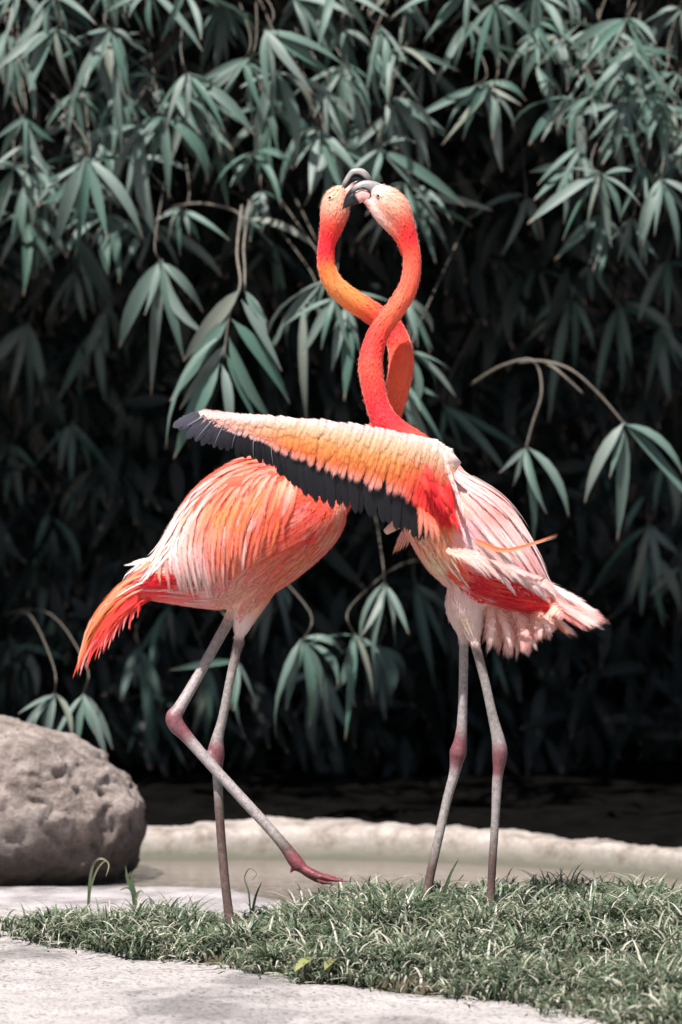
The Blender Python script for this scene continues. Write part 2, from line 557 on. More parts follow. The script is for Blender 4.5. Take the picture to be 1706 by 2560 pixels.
# pale concrete in the foreground
def path_z(x, y):
    e = path_far(x)
    z = 0.012 * fbm(x, y, 3.0) + 0.004 * fbm(x, y, 14, 4, 3.1) if y > -3 else 0
    z -= 0.012 * float(smooth(-0.05, 0.2, y))
    if y > e: z -= 0.14 * float(smooth(e, e + 0.06, y))
    return z - 0.004
px_ = sorted(set([-40, -15, -6, -3, 3, 6, 15, 40] + [round(-1.4 + 0.02 * i, 3) for i in range(141)]))
py_ = sorted(set([-40, -20, -12, -8, -5, -3] + [round(-1.6 + 0.02 * i, 3) for i in range(116)]))
grid('path', px_, py_, path_z, M_CONC)

# soil bed that carries the grass
sx = np.linspace(-1.3, 2.0, 200); sy = np.linspace(-1.5, 0.7, 160)
SXg, SYg = np.meshgrid(sx, sy)
SD = poly_sd(SXg, SYg)
SZ = np.where(SD > 0, 0.010 + mound(SXg, SYg) * smooth(0, 0.22, SD), 0.010) - 0.13 * (1 - smooth(0.015, 0.06, SD))
nv = len(sx)
V = np.stack([SXg, SYg, SZ], -1).reshape(-1, 3)
V[:, 2] += np.array([0.004 * fbm(a, b, 18) for a, b, _ in V])
Q = np.array([(j * nv + i, j * nv + i + 1, (j + 1) * nv + i + 1, (j + 1) * nv + i) for j in range(len(sy) - 1) for i in range(nv - 1)])
soil = npmesh('soil', V, Q, M_BED)
soil['kind'] = 'structure'
def soil_z(X, Y):
    sd_ = poly_sd(np.array([X]), np.array([Y]))[0]
    return float(0.010 + mound(X, Y) * smooth(0, 0.22, sd_)) if sd_ > 0 else -0.03

# pond water
wx = np.linspace(-5, 5, 30); wy = np.linspace(0.3, 2.0, 20)
grid('water', list(wx), list(wy), lambda x, y: -0.036, M_WATER)

# wet ledge between the grass and the pond
def ledge():
    xs = [round(-2.2 + 0.02 * i, 3) for i in range(111)]
    V, Fc = [], []
    prof = [(0.0, -0.10), (0.0, -0.006), (0.012, 0.0), (0.1, 0.0), (0.25, 0.0), (0.40, 0.0), (0.5, -0.004), (0.52, -0.12)]
    for x in xs:
        k = float(smooth(-0.30, 0.02, x))
        far = 0.98 - 0.25 * k + 0.012 * fbm(x, 0, 9)
        for i, (t, z) in enumerate(prof):
            y = far - t * 1.2
            V.append((x, y, z - 0.022 - 0.02 * k + 0.003 * fbm(x, y, 12)))
    n = len(prof)
    for i in range(len(xs) - 1):
        for k in range(n - 1):
            Fc.append((i * n + k, i * n + k + 1, (i + 1) * n + k + 1, (i + 1) * n + k))
    o = mesh('stone_ledge', V, Fc, M_WET)
    tag(o, 'low wet lilac-grey stone ledge lying between boulder and grass', 'ledge')
ledge()

# far rim of the pond
def rim():
    cp = [(-700, 2110, 2165), (-100, 2095, 2155), (300, 2080, 2150), (500, 2064, 2150), (760, 2056, 2148), (1000, 2062, 2152), (1250, 2084, 2162),
          (1500, 2108, 2178), (1720, 2134, 2200), (2200, 2200, 2260), (2700, 2280, 2340)]
    C = catmull(cp, 24)
    V, Fc = [], []
    for x, top, base in C:
        D = F * 1.04 / (base - HY)
        Xw = (x - CX) * D / F
        Yb = D - CAM_D
        zt = CAM_H - (top - HY) * (D + 0.07) / F
        prof = [(-0.12, -0.12), (-0.10, -0.052), (-0.055, -0.034), (-0.012, -0.030), (0.0, -0.02), (0.008, zt * 0.35 - 0.01), (0.02, zt * 0.75), (0.045, zt * 0.95), (0.075, zt), (0.13, zt * 0.97), (0.22, zt * 0.8 - 0.005), (0.34, -0.10)]
        for dy, z in prof:
            f1 = 1.7 * fbm(Xw, dy + Yb, 9, 5, 2.0); f2 = fbm(Xw, z * 4 + dy, 30, 4, 5.0)
            V.append((Xw, Yb + dy + 0.010 * f1 + 0.004 * f2, z + 0.006 * f1 * (1 if z > -0.02 else 0.2) + 0.003 * f2))
    n = 12
    for i in range(len(C) - 1):
        for k in range(n - 1):
            Fc.append((i * n + k, (i + 1) * n + k, (i + 1) * n + k + 1, i * n + k + 1))
    o = mesh('pond_rim', V, Fc, M_RIM)
    tag(o, 'pale weathered concrete pond rim curving behind the flamingos legs', 'rim')
rim()

# boulder
def boulder():
    bm = bmesh.new()
    bmesh.ops.create_icosphere(bm, subdivisions=6, radius=1)
    c = P(5, 2046, 1.27)
    for v in bm.verts:
        n = v.co.copy()
        q = Vector((math.copysign(abs(n.x) ** 0.9, n.x), math.copysign(abs(n.y) ** 0.9, n.y), math.copysign(abs(n.z) ** 0.86, n.z)))
        s = 1 + 0.06 * noise.fractal(n * 1.4 + Vector((3, 1, 2)), 1, 2, 4) + 0.035 * noise.fractal(n * 5 + Vector((0, 7, 2)), 0.8, 2, 5)
        s += 0.05 * abs(noise.noise(n * 3.1 + Vector((1, 4, 9)))) - 0.03 * (1 - min(1, abs(noise.noise(n * 2.6 + Vector((8, 2, 3)))) * 9))
        pit = noise.noise(n * 9 + Vector((5, 5, 1)))
        s -= 0.05 * max(0, pit - 0.22) * 2 + 0.02 * max(0, noise.noise(n * 22) - 0.2)
        v.co = Vector((q.x * 0.285 * s, q.y * 0.27 * s, q.z * 0.215 * s))
        v.co.x -= 0.02 * (v.co.z / 0.2)
        if v.co.x > 0.03 and v.co.z > 0: v.co.z *= 1 - 0.55 * (v.co.x - 0.03)
        v.co.y -= 0.05 * (v.co.z / 0.2)
        if v.co.z < -0.02: v.co.y *= 1 - 0.9 * (-v.co.z - 0.02); v.co.x *= 1 - 0.5 * (-v.co.z - 0.02)
        v.co += c
    me = bpy.data.meshes.new('boulder'); bm.to_mesh(me); bm.free()
    fill(me, M_ROCK)
    o = link('boulder', me)
    tag(o, 'big rounded pinkish-grey boulder with pitted surface at the water edge', 'boulder')
boulder()

# ------------------------------------------------------------------ bamboo
LX = np.array([0, 0.05, 0.14, 0.28, 0.45, 0.62, 0.78, 0.90, 1.0])
LW = np.array([0.05, 0.16, 0.66, 0.98, 1.0, 0.84, 0.56, 0.27, 0.02]) * 0.5

def leaf_template(sag, twist=0.0, bend=0.0, droop=0.0):
    V, U = [], []
    for x, wd in zip(LX, LW):
        z = sag * 4 * x * (1 - x) - droop * max(0, x - 0.6) ** 2
        by = bend * 4 * x * (1 - x)
        for s in (-1, 0, 1):
            V.append((x, s * wd + by, z + (0.022 * abs(s) * wd * 2) + twist * s * wd * x))
            U.append((x, 0.5 + s * wd))
    Q = [(i * 3 + k, i * 3 + k + 1, i * 3 + k + 4, i * 3 + k + 3) for i in range(len(LX) - 1) for k in (0, 1)]
    return np.array(V), np.array(U), np.array(Q)

LEAF_T = [leaf_template(s, t) for s, t in ((0.02, 0.0), (0.06, 0.05), (0.10, -0.05), (0.15, 0.04), (0.045, -0.10))] + [leaf_template(*a) for a in ((0.05, 0.12, 0.3, 0.3), (0.08, -0.14, -0.4, 0.5), (0.12, 0.2, 0.2, 0.8), (0.03, -0.2, -0.2, 0.2))]
LEAF_M = []
for V, U, Q in LEAF_T:
    me = bpy.data.meshes.new('leaf')
    me.from_pydata(V.tolist(), [], Q.tolist())
    fill(me, M_LEAF, np.ones((len(V), 3)), U)
    LEAF_M.append(me)

def leaf_matrix(a, b, wd, face, roll=0.0):
    x = (b - a); L = x.length; x.normalize()
    n = face - x * face.dot(x)
    if n.length < 1e-3: n = Vector((0, -1, 0.3)); n = n - x * n.dot(x)
    n.normalize()
    n = Matrix.Rotation(roll, 3, x) @ n
    y = n.cross(x)
    m = Matrix(((x.x * L, y.x * wd, n.x * L, a.x), (x.y * L, y.y * wd, n.y * L, a.y), (x.z * L, y.z * wd, n.z * L, a.z), (0, 0, 0, 1)))
    return m

PLANTS = []
pl_spec = [(-0.80, 3.10, 'bamboo clump with drooping leaves behind the big boulder'),
           (-0.28, 3.00, 'bamboo clump arching behind the flamingo with folded wings'),
           (0.28, 3.05, 'bamboo clump behind the entwined flamingo necks and open wing'),
           (0.85, 3.10, 'bamboo clump with leafy sprays behind the wing-spreading flamingo tail')]
for x, y, lab in pl_spec:
    root = empty('bamboo_plant', (x, y, 0.0))
    tag(root, lab, 'bamboo', 'bamboo clumps behind the pond')
    culms = []
    for k in range(4):
        bx = x + random.uniform(-0.22, 0.22); by = y + random.uniform(0.4, 0.9)
        lean = random.uniform(-0.12, 0.12)
        pts = [(bx, by, -0.1), (bx + lean * 0.3, by, 0.9), (bx + lean, by - 0.1, 1.9), (bx + lean * 1.8, by - 0.35, 2.9), (bx + lean * 2.4, by - 0.8, 3.5)]
        C = catmull(pts, 10)
        R = np.linspace(0.020, 0.006, len(C))
        R = R * np.array([1.18 if i % 4 == 0 else 1.0 for i in range(len(C))])
        V, Fc = ring_tube(C, R, R, 8)
        mesh('culm', V, Fc, M_CULM, root)
        culms.append(C)
    PLANTS.append(dict(root=root, x=x, culms=culms, n=0))

def nearest_plant(X):
    return min(PLANTS, key=lambda p: abs(p['x'] - X))

def add_branch(pts, r0, r1, plant):
    C = catmull([tuple(p) for p in pts], 6)
    R = np.linspace(r0, r1, len(C))
    V, Fc = ring_tube(C, R, R, 5)
    return mesh('branch', V, Fc, M_TWIG, plant['root'])

def spray(o, tips, Y, width=0.028, twig=None, spread=0.06, face=(0, -0.75, 0.8)):
    """o, tips in source pixels; Y depth"""
    if Y >= 2.0 and o[1] > 560: Y += 0.5 + 0.5 * min(1.0, (o[1] - 560) / 200)
    O = P(o[0], o[1], Y)
    pl = nearest_plant(O.x)
    if twig:
        pts = [P(a, b, Y + c) for a, b, c in twig] + [O]
    else:
        C = random.choice(pl['culms'])
        tz = min(O.z + (random.uniform(0.25, 0.6) if o[1] < 1200 else random.uniform(-0.05, 0.12)), 3.2)
        i = int(np.argmin(np.abs(C[:, 2] - tz)))
        A = Vector(C[i])
        mid = A.lerp(O, 0.55) + Vector((random.uniform(-0.05, 0.05), 0.0, 0.12))
        pts = [A, mid, O + Vector((random.uniform(-0.02, 0.02), 0.04, 0.06)), O]
    br = add_branch(pts, *((0.0036, 0.0022) if twig else (0.0018, 0.0011)), pl)
    tips = list(tips)
    if len(tips) > 2 and not twig:
        for _ in range(2):
            a = random.gauss(90, 45); L = random.uniform(80, 170)
            tips.append((o[0] + L * math.cos(math.radians(a)), o[1] + L * math.sin(math.radians(a))))
    for tp in tips:
        if len(tp) == 4: base = P(tp[2], tp[3], Y)
        else: base = O + Vector((random.uniform(-1, 1), 0, random.uniform(-1, 1))) * 0.004
        tip = P(tp[0], tp[1], Y - random.uniform(-0.03, spread))
        L = (tip - base).length
        tip = base + (tip - base) * random.uniform(1.0, 1.14)
        wd = 0.72 * width * random.uniform(0.8, 1.15) * min(1.25, max(0.6, L / 0.17))
        f = Vector(face) + Vector((random.gauss(0, 0.3), 0, random.gauss(0, 0.25)))
        lf = bpy.data.objects.new('leaf', random.choice(LEAF_M[:5] if twig else LEAF_M))
        COL.objects.link(lf)
        lf.parent = br
        lf.matrix_basis = leaf_matrix(base, tip, wd, f, random.gauss(0, 0.25))
        pl['n'] += 1

K = 0.544
def crop(ox, oy):
    def f(o, tips, Y, **kw):
        oo = (ox + o[0] * K, oy + o[1] * K)
        tt = [tuple((ox if i % 2 == 0 else oy) + v * K for i, v in enumerate(t)) for t in tips]
        if 'twig' in kw: kw['twig'] = [(ox + a * K, oy + b * K, c) for a, b, c in kw['twig']]
        spray(oo, tt, Y, **kw)
    return f
TL, TR, ML, MR, BL, BR = crop(0, 0), crop(853, 0), crop(0, 640), crop(853, 640), crop(0, 1280), crop(853, 1280)

# --- sprays read off the photograph, top left
TL((860, 340), [(765, 575), (850, 575), (970, 565), (1025, 595), (1110, 540), (1165, 605)], 1.85, width=0.030)
TL((400, 725), [(205, 940), (265, 1110), (350, 1140), (640, 1070), (490, 1080)], 1.85, width=0.030)
TL((115, 535), [(-20, 640), (125, 690), (240, 640), (120, 780), (10, 700)], 1.9)
TL((1220, 140), [(1260, 420), (1420, 390), (1530, 340), (1570, 300)], 1.85, width=0.032)
TL((510, 140), [(400, 355), (345, 480), (595, 430), (610, 205), (560, 680, 520, 300)], 1.95)
TL((260, 130), [(0, 310), (110, 260), (170, 350), (350, 400), (370, 210), (130, 330)], 1.95)
TL((1280, 330), [(1175, 710), (1370, 720), (1450, 520), (1568, 470)], 1.9)
TL((690, -40), [(700, 170), (905, 205), (740, 160), (600, 60)], 1.95)
TL((850, -30), [(925, 165), (1155, 100), (1000, 30)], 1.95)
TL((750, 540), [(665, 600), (775, 890), (970, 810), (690, 780)], 2.05)
TL((650, 580), [(530, 850), (580, 900), (720, 1100)], 2.05)
TL((1350, 0), [(1568, 190), (1510, 240), (1430, 210), (1600, 60)], 2.0)
TL((1440, 560), [(1300, 900), (1500, 900), (1360, 760), (1560, 760)], 2.15)
TL((470, -60), [(490, 90), (530, 130), (340, 40), (570, 40)], 1.95)
TL((90, -40), [(0, 110), (80, 130), (-60, 60)], 2.0)
TL((1000, 560), [(940, 830), (1110, 870), (1050, 960)], 2.3)
TL((330, 420), [(180, 640), (400, 650), (300, 590), (480, 560)], 2.2)
TL((560, 420), [(520, 700), (640, 560), (760, 640), (460, 640)], 2.15)
TL((60, 240), [(-40, 420), (60, 470), (150, 520)], 2.15)
TL((140, 820), [(60, 1100), (170, 1020), (240, 960)], 2.3)
TL((830, 960), [(770, 1110), (870, 1080), (720, 1010), (830, 1150)], 2.1)
TL((1130, 1010), [(1265, 1150), (1440, 1140), (1200, 1060)], 2.05, twig=[(790, 950, 0.25), (920, 935, 0.12), (1060, 960, 0.05)])
TL((1200, 880), [(1240, 1000), (1150, 950), (1330, 960), (1120, 1080)], 2.2)
# --- top right
TR((700, 20), [(625, 345), (770, 195), (715, 285), (560, 190)], 1.9, width=0.029)
TR((580, -30), [(390, 180), (235, 80), (450, 90), (640, 60)], 1.95)
TR((570, 100), [(445, 365), (600, 270), (545, 230), (520, 330)], 2.1)
TR((150, 230), [(215, 450), (340, 450), (110, 420), (330, 300)], 2.0)
TR((220, 450), [(405, 780), (490, 630), (425, 600), (250, 700)], 2.0)
TR((180, 680), [(570, 950), (300, 860), (420, 980), (130, 860)], 1.95)
TR((700, 380), [(475, 645), (740, 790), (640, 560)], 2.05)
TR((1200, 800), [(870, 1020), (1035, 1080), (1240, 1110), (1130, 1030), (1330, 780), (1275, 1000)], 1.85, width=0.030)
TR((1060, 440), [(860, 660), (800, 545), (1050, 700), (1090, 820), (950, 560)], 1.95)
TR((1300, 480), [(1090, 525), (1260, 715), (1370, 780), (1200, 620), (1420, 640)], 1.9)
TR((1470, 830), [(1380, 1100), (1440, 1060), (1540, 1150), (1400, 960), (1600, 1000)], 1.85, width=0.030)
TR((1480, 480), [(1420, 620), (1560, 620), (1500, 760), (1620, 560), (1400, 540)], 1.9)
TR((1380, 230), [(1120, 370), (1150, 450), (1490, 300), (1300, 380)], 1.95)
TR((1230, 130), [(1285, 285), (1180, 260), (1350, 200)], 2.05)
TR((930, 150), [(920, 410), (860, 290), (970, 380), (1040, 350), (820, 200)], 2.1)
TR((1040, -40), [(1090, 110), (980, 110), (1150, 60)], 2.05)
TR((1560, 40), [(1480, 130), (1580, 220), (1460, 60)], 2.1)
TR((1540, 340), [(1390, 370), (1430, 410), (1600, 470)], 1.95)
TR((300, 20), [(230, 90), (320, 190), (270, 220), (400, 140)], 2.2)
TR((20, 140), [(130, 205), (60, 220), (-60, 260), (10, 350)], 2.0)
TR((0, 330), [(90, 480), (20, 620), (110, 680), (-40, 560)], 2.05)
TR((1250, 560), [(1180, 760), (1300, 830), (1100, 680), (1380, 720)], 2.15)
TR((1340, 1000), [(1280, 1180), (1400, 1200), (1450, 1180), (1220, 1120)], 2.1)
TR((1530, 700), [(1440, 830), (1500, 880), (1600, 820)], 2.0)
TR((850, 900), [(740, 1170), (900, 1090), (820, 1010)], 2.5)
# --- middle left
ML((740, 20), [(545, 420), (705, 610), (915, 340), (935, 250), (850, 480)], 1.85, width=0.030)
ML((1030, 470), [(845, 480, 1105, 150), (795, 650, 1055, 270), (795, 830, 1040, 350), (830, 700, 1040, 400), (810, 910, 1012, 490), (1052, 835, 1022, 500),
                 (1168, 745, 1040, 450), (1248, 745, 1052, 370), (1312, 650, 1065, 290), (1230, 300, 1130, 165), (1290, 520, 1110, 200)], 1.55, width=0.034,
   twig=[(1112, -230, 0.25), (1090, -20, 0.1), (1105, 130, 0.02), (1055, 270, 0.0)], spread=0.03, face=(-0.1, -0.95, 0.55))
ML((1125, 165), [(1225, 420), (1180, 330)], 1.62, twig=[(1150, -260, 0.3), (1122, -60, 0.1), (1126, 60, 0.03)], width=0.032)
ML((1500, 110), [(1230, 340), (1260, 420), (1400, 300)], 1.85, width=0.030)
ML((1540, 190), [(1400, 440), (1480, 420), (1600, 400)], 1.8, width=0.032)
ML((1395, 200), [(1410, 720), (1340, 480), (1300, 380)], 1.95)
ML((130, 310), [(0, 590), (150, 780), (40, 660), (210, 640)], 2.15)
ML((350, 60), [(220, 290), (300, 230), (390, 280)], 2.25)
ML((440, 330), [(350, 540), (360, 730), (280, 640), (480, 640)], 2.2)
ML((500, 220), [(610, 630), (560, 480), (470, 500)], 2.2)
ML((330, 770), [(330, 1010), (480, 960), (600, 1110), (280, 960)], 2.2)
ML((60, 870), [(180, 1000), (20, 1080), (100, 1150), (-40, 1000)], 2.3)
ML((250, 600), [(210, 750), (300, 800), (170, 820)], 2.4)
# --- middle right
MR((20, 230), [(12, 660), (-40, 520), (60, 480)], 1.85, width=0.032)
MR((290, 180), [(400, 430), (330, 400), (420, 330)], 1.95)
MR((320, 440), [(520, 640), (430, 600), (330, 700)], 1.9, width=0.032)
MR((280, 580), [(480, 880), (400, 840), (330, 800)], 1.9, width=0.032)
MR((470, 690), [(740, 980), (810, 880), (650, 840)], 2.0)
MR((850, 880), [(735, 990), (790, 1060), (880, 1330), (945, 1180), (1040, 1190)], 1.85, width=0.029,
   twig=[(600, 590, 0.3), (740, 505, 0.12), (885, 482, 0.03), (922, 620, 0.0), (880, 770, 0.0)])
MR((1300, 770), [(1130, 1115), (1270, 1290), (1240, 1000, 1300, 790), (1590, 1110), (1568, 1000)], 1.8, width=0.034,
   twig=[(820, 490, 0.2), (930, 484, 0.03), (1060, 525, 0.0), (1190, 640, 0.0)])
MR((1112, 632), [], 1.8, twig=[(930, 484, 0.03), (1000, 530, 0.0)])
MR((1060, 200), [(870, 380), (960, 740), (1070, 500), (1155, 390), (900, 300)], 2.0)
MR((1270, 220), [(1180, 630), (1290, 620), (1385, 350), (1545, 360), (1330, 480)], 2.0)
MR((1470, 330), [(1395, 655), (1510, 660), (1560, 520)], 2.1)
MR((900, 60), [(840, 330), (790, 250), (960, 260)], 2.3)
MR((1150, 40), [(1160, 200), (1060, 180), (1240, 190)], 2.2)
MR((700, 190), [(690, 360), (640, 300)], 2.4)
MR((1500, 20), [(1460, 200), (1560, 210), (1500, 280)], 2.2)
MR((1480, 950), [(1310, 1250, 1400, 1100), (1440, 1200), (1540, 1220), (1600, 1150)], 2.1)
MR((1200, 950), [(1280, 1290), (1150, 1160), (1090, 1120)], 2.3)
# --- bottom
BL((215, 10), [(160, 330), (230, 270), (300, 330)], 2.3)
BL((250, 840), [(100, 920), (330, 1050), (200, 1010), (150, 1000)], 1.75, width=0.032)
BL((385, 830), [(480, 1110), (360, 1060), (430, 1000)], 1.75, width=0.032)
BL((640, 620), [(560, 860), (680, 1100), (740, 900), (620, 800)], 2.1)
BL((780, 440), [(600, 700), (700, 740), (800, 640)], 2.2)
BL((950, 720), [(960, 1010), (900, 870), (1000, 900)], 2.0)
BL((1085, 680), [(1135, 1070), (1060, 900), (1180, 880)], 1.95)
BL((1260, 320), [(1205, 640), (1160, 560), (1330, 590)], 2.0)
BL((1390, 590), [(1260, 980), (1420, 970), (1560, 760), (1330, 860), (1500, 900)], 1.95, width=0.030)
BL((1500, 740), [(1440, 1110), (1540, 1060), (1600, 1000)], 2.05)
BL((680, 840), [(860, 1170), (700, 1180), (590, 1100)], 2.2)
BL((190, 300), [(60, 560), (200, 640), (120, 700), (260, 600)], 2.4)
BL((60, 620), [(20, 900), (110, 880), (180, 820)], 2.3)
BL((330, 480), [(290, 760), (400, 720), (240, 690)], 2.4)
BL((520, 720), [(560, 980), (470, 940), (620, 900)], 2.3)
BR((200, 330), [(245, 610), (140, 700), (310, 560), (100, 560)], 1.95, width=0.032)
BR((60, 560), [(60, 890), (20, 1000), (140, 850), (-30, 830)], 1.95)
BR((170, 610), [(150, 880), (205, 965), (250, 820), (300, 740)], 2.0)
BR((340, 330), [(430, 760), (480, 640), (380, 620)], 2.1)
BR((700, 640), [(765, 830), (700, 790)], 2.2)
BR((1420, 60), [(1170, 350), (1330, 420), (1290, 200), (1460, 330)], 2.1)
BR((1400, 180), [(1380, 470), (1480, 520), (1310, 400), (1560, 440)], 2.15)
BR((1560, 250), [(1500, 380), (1600, 420), (1440, 430)], 2.15)

# --- more sprays set further back, denser where the photograph is leafy
def rand_spray(px, py, Y, n=6, size=1.0):
    tips = []
    for _ in range(n):
        a = random.gauss(90, 42)
        L = random.uniform(95, 205) * size
        tips.append((px + L * math.cos(math.radians(a)), py + L * math.sin(math.radians(a)) * 0.95))
    spray((px, py), tips, Y, width=random.uniform(0.022, 0.030), spread=0.1)
for _ in range(40):                                           # small front sprays, top
    px, py = random.uniform(-60, 1760), random.uniform(-140, 430)
    if 1080 < px < 1330 and py > 250: continue
    rand_spray(px, py, random.uniform(1.85, 2.15), 4, random.uniform(0.7, 0.95))
for _ in range(46):                                           # upper half
    px, py = random.uniform(-60, 1760), random.uniform(-160, 620)
    if 1050 < px < 1330 and py > 330: continue
    rand_spray(px, py, random.uniform(2.1, 2.5))
for _ in range(20):
    px, py = random.uniform(-60, 1760), random.uniform(600, 1250)
    rand_spray(px, py, random.uniform(2.35, 2.75), 5)
for _ in range(12):
    px, py = random.uniform(-60, 1000), random.uniform(1250, 1600)
    rand_spray(px, py, random.uniform(2.35, 2.75), 5)

for _ in range(30):                                           # the grove goes on past both sides of the frame
    px = random.choice((random.uniform(-420, -80), random.uniform(1780, 2150)))
    rand_spray(px, random.uniform(-160, 900), random.uniform(1.9, 2.3), 5)

# --- the leaf mass of each clump: too many to count
def leaf_mass(pl, n, boxes, m):
    tot = sum(b[6] for b in boxes)
    VV, UU, QQ, CC = [], [], [], []
    off = 0
    for b in boxes:
        for _ in range(int(n * b[6] / tot)):
            o = Vector((random.uniform(b[0], b[1]), random.uniform(b[2], b[3]), random.uniform(b[4], b[5])))
            a = random.gauss(-90, 40)
            d = Vector((math.cos(math.radians(a)), random.uniform(-0.7, 0.3), math.sin(math.radians(a)))).normalized()
            mt = leaf_matrix(o, o + d * random.uniform(0.12, 0.21), random.uniform(0.024, 0.036), Vector((random.gauss(0, 0.5), -0.6, 0.8)), random.gauss(0, 0.4))
            V, U, Q = LEAF_T[random.randrange(9)]
            M4 = np.array(mt)
            VV.append(V @ M4[:3, :3].T + M4[:3, 3]); UU.append(U); QQ.append(Q + off); off += len(V)
            CC.append(np.full((len(V), 3), random.uniform(0.7, 1.15)))
    o = npmesh('leaf_mass', np.concatenate(VV), np.concatenate(QQ), m, pl['root'], np.concatenate(CC), np.concatenate(UU))
    o['kind'] = 'stuff'
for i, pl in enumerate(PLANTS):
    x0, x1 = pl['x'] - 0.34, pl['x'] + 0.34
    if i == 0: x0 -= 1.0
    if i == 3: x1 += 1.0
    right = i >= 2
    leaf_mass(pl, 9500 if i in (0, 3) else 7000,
              [(x0, x1, 2.9, 3.4, 1.25, 2.0, 0.4), (x0, x1, 3.2, 3.5, 0.1, 2.2, 1.2), (x0, x1, 3.8, 4.3, 0.0, 2.4, 1.6), (x0, x1, 2.02, 3.8, 2.05, 2.9, 4.0), (x0, x1, 3.3, 4.0, -0.05, 0.8, 0.5)], M_DARKLEAF)  # overhead box of unseen leaves added thick to keep sun off the back

# ------------------------------------------------------------------ grass
def make_grass(n):
    X = rng.uniform(-1.1, 1.35, n * 3); Y = rng.uniform(-1.35, 0.62, n * 3)
    sd_ = poly_sd(X, Y)
    sd_ = sd_ + 0.055 * np.array([fbm(a, b, 8, 4, 4.2) for a, b in zip(X, Y)])
    z0 = -0.004 + 0.012 * smooth(0.01, 0.06, sd_) + mound(X, Y) * smooth(0, 0.22, sd_)
    D = CAM_D + Y
    ppx = CX + F * X / D
    lit = (sd_ < 0.004) & (sd_ > -0.05) & (Y < 0.1) & (rng.random(n * 3) < 0.05)
    keep = ((sd_ > 0.004) | lit) & (ppx > -120) & (ppx < 1830) & (rng.random(n * 3) < smooth(-0.01, 0.03, sd_) * 0.6 + 0.4)
    cl = np.array([fbm(a, b, 9, 3, 1.7) for a, b in zip(X, Y)])
    keep &= rng.random(n * 3) < np.clip(0.62 + 1.0 * cl, 0.15, 1)
    X, Y, z0, sd_, cl, lit = [a[keep][:n] for a in (X, Y, z0, sd_, cl, lit)]
    N = len(X)
    L = rng.uniform(0.030, 0.074, N) * (1 - 0.5 * np.exp(-(((X + 0.19) / 0.075) ** 2 + ((Y + 0.07) / 0.16) ** 2))) * (0.62 + 0.38 * smooth(0, 0.10, sd_)) * np.clip(1 + 0.9 * cl, 0.5, 1.7)
    az = rng.uniform(0, 2 * math.pi, N)
    a0 = np.abs(rng.normal(0.25, 0.22, N)); a1 = rng.uniform(1.2, 2.9, N)
    a0 = np.where(lit, 1.45, a0); a1 = np.where(lit, 1.65, a1); z0 = np.where(lit, 0.006, z0)
    wd = rng.uniform(0.0026, 0.0048, N)
    S = 5
    pts = np.zeros((N, S + 1, 3)); pts[:, 0] = np.stack([X, Y, z0], -1)
    hd = np.stack([np.cos(az), np.sin(az)], -1)
    for i in range(S):
        t = (i + 0.5) / S
        an = a0 + (a1 - a0) * t ** 1.2
        st = (L / S)[:, None]
        pts[:, i + 1, :2] = pts[:, i, :2] + hd * np.sin(an)[:, None] * st
        pts[:, i + 1, 2] = pts[:, i, 2] + np.cos(an) * st[:, 0]
    side = np.stack([-np.sin(az), np.cos(az), rng.normal(0, 0.25, N)], -1)
    prof = np.array([0.75, 1.0, 1.0, 0.85, 0.55, 0.06])
    V = np.zeros((N, S + 1, 2, 3))
    for i in range(S + 1):
        o = side * (wd * prof[i] * 0.5)[:, None]
        V[:, i, 0] = pts[:, i] - o; V[:, i, 1] = pts[:, i] + o
    base = np.arange(N)[:, None, None] * (2 * (S + 1))
    q = np.array([(2 * i, 2 * i + 1, 2 * i + 3, 2 * i + 2) for i in range(S)])[None]
    Q = (base + q).reshape(-1, 4)
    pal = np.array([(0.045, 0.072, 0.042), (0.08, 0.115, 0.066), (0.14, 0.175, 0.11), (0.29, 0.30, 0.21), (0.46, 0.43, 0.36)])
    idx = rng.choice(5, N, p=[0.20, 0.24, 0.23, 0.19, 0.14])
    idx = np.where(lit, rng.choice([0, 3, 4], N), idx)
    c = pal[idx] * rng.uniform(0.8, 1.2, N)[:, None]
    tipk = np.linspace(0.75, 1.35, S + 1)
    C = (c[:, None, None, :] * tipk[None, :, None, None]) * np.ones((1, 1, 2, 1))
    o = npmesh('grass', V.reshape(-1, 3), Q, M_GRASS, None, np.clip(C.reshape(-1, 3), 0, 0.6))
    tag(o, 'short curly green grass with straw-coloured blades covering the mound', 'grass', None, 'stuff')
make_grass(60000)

# single weeds that stand out of the turf
def blade(name, pts, wd, c0, c1, parent):
    C = catmull(pts, 6); n = len(C)
    V, Fc, cc = [], [], []
    for i, p in enumerate(C):
        t = i / (n - 1)
        ww = wd * 0.5 * (1 - t ** 2.2) + 0.0003
        tg = Vector(C[min(i + 1, n - 1)] - C[max(i - 1, 0)]).normalized()
        s = tg.cross(Vector((0.3, -1, 0.2))).normalized()
        V += [Vector(p) - s * ww, Vector(p) + Vector((0, 0.001, -0.0008)), Vector(p) + s * ww]
        cc += [np.array(c0) * (1 - t) + np.array(c1) * t] * 3
    for i in range(n - 1):
        Fc += [(3 * i, 3 * i + 1, 3 * i + 4, 3 * i + 3), (3 * i + 1, 3 * i + 2, 3 * i + 5, 3 * i + 4)]
    return mesh(name, V, Fc, M_GRASS, parent, cc)
def weed(px, py, Y, label, blades):
    b = P(px, py, Y)
    b.z = soil_z(b.x, b.y) - 0.004
    r = empty('weed', b)
    tag(r, label, 'weed', 'weeds standing out of the turf')
    for pts, wd, c0, c1 in blades:
        q = [tuple(b)] + [tuple(P(x, y, Y + d)) for x, y, d in pts]
        blade('blade', q, wd, c0, c1, r)
gA, gB, gS = (0.06, 0.11, 0.05), (0.13, 0.18, 0.09), (0.35, 0.32, 0.22)
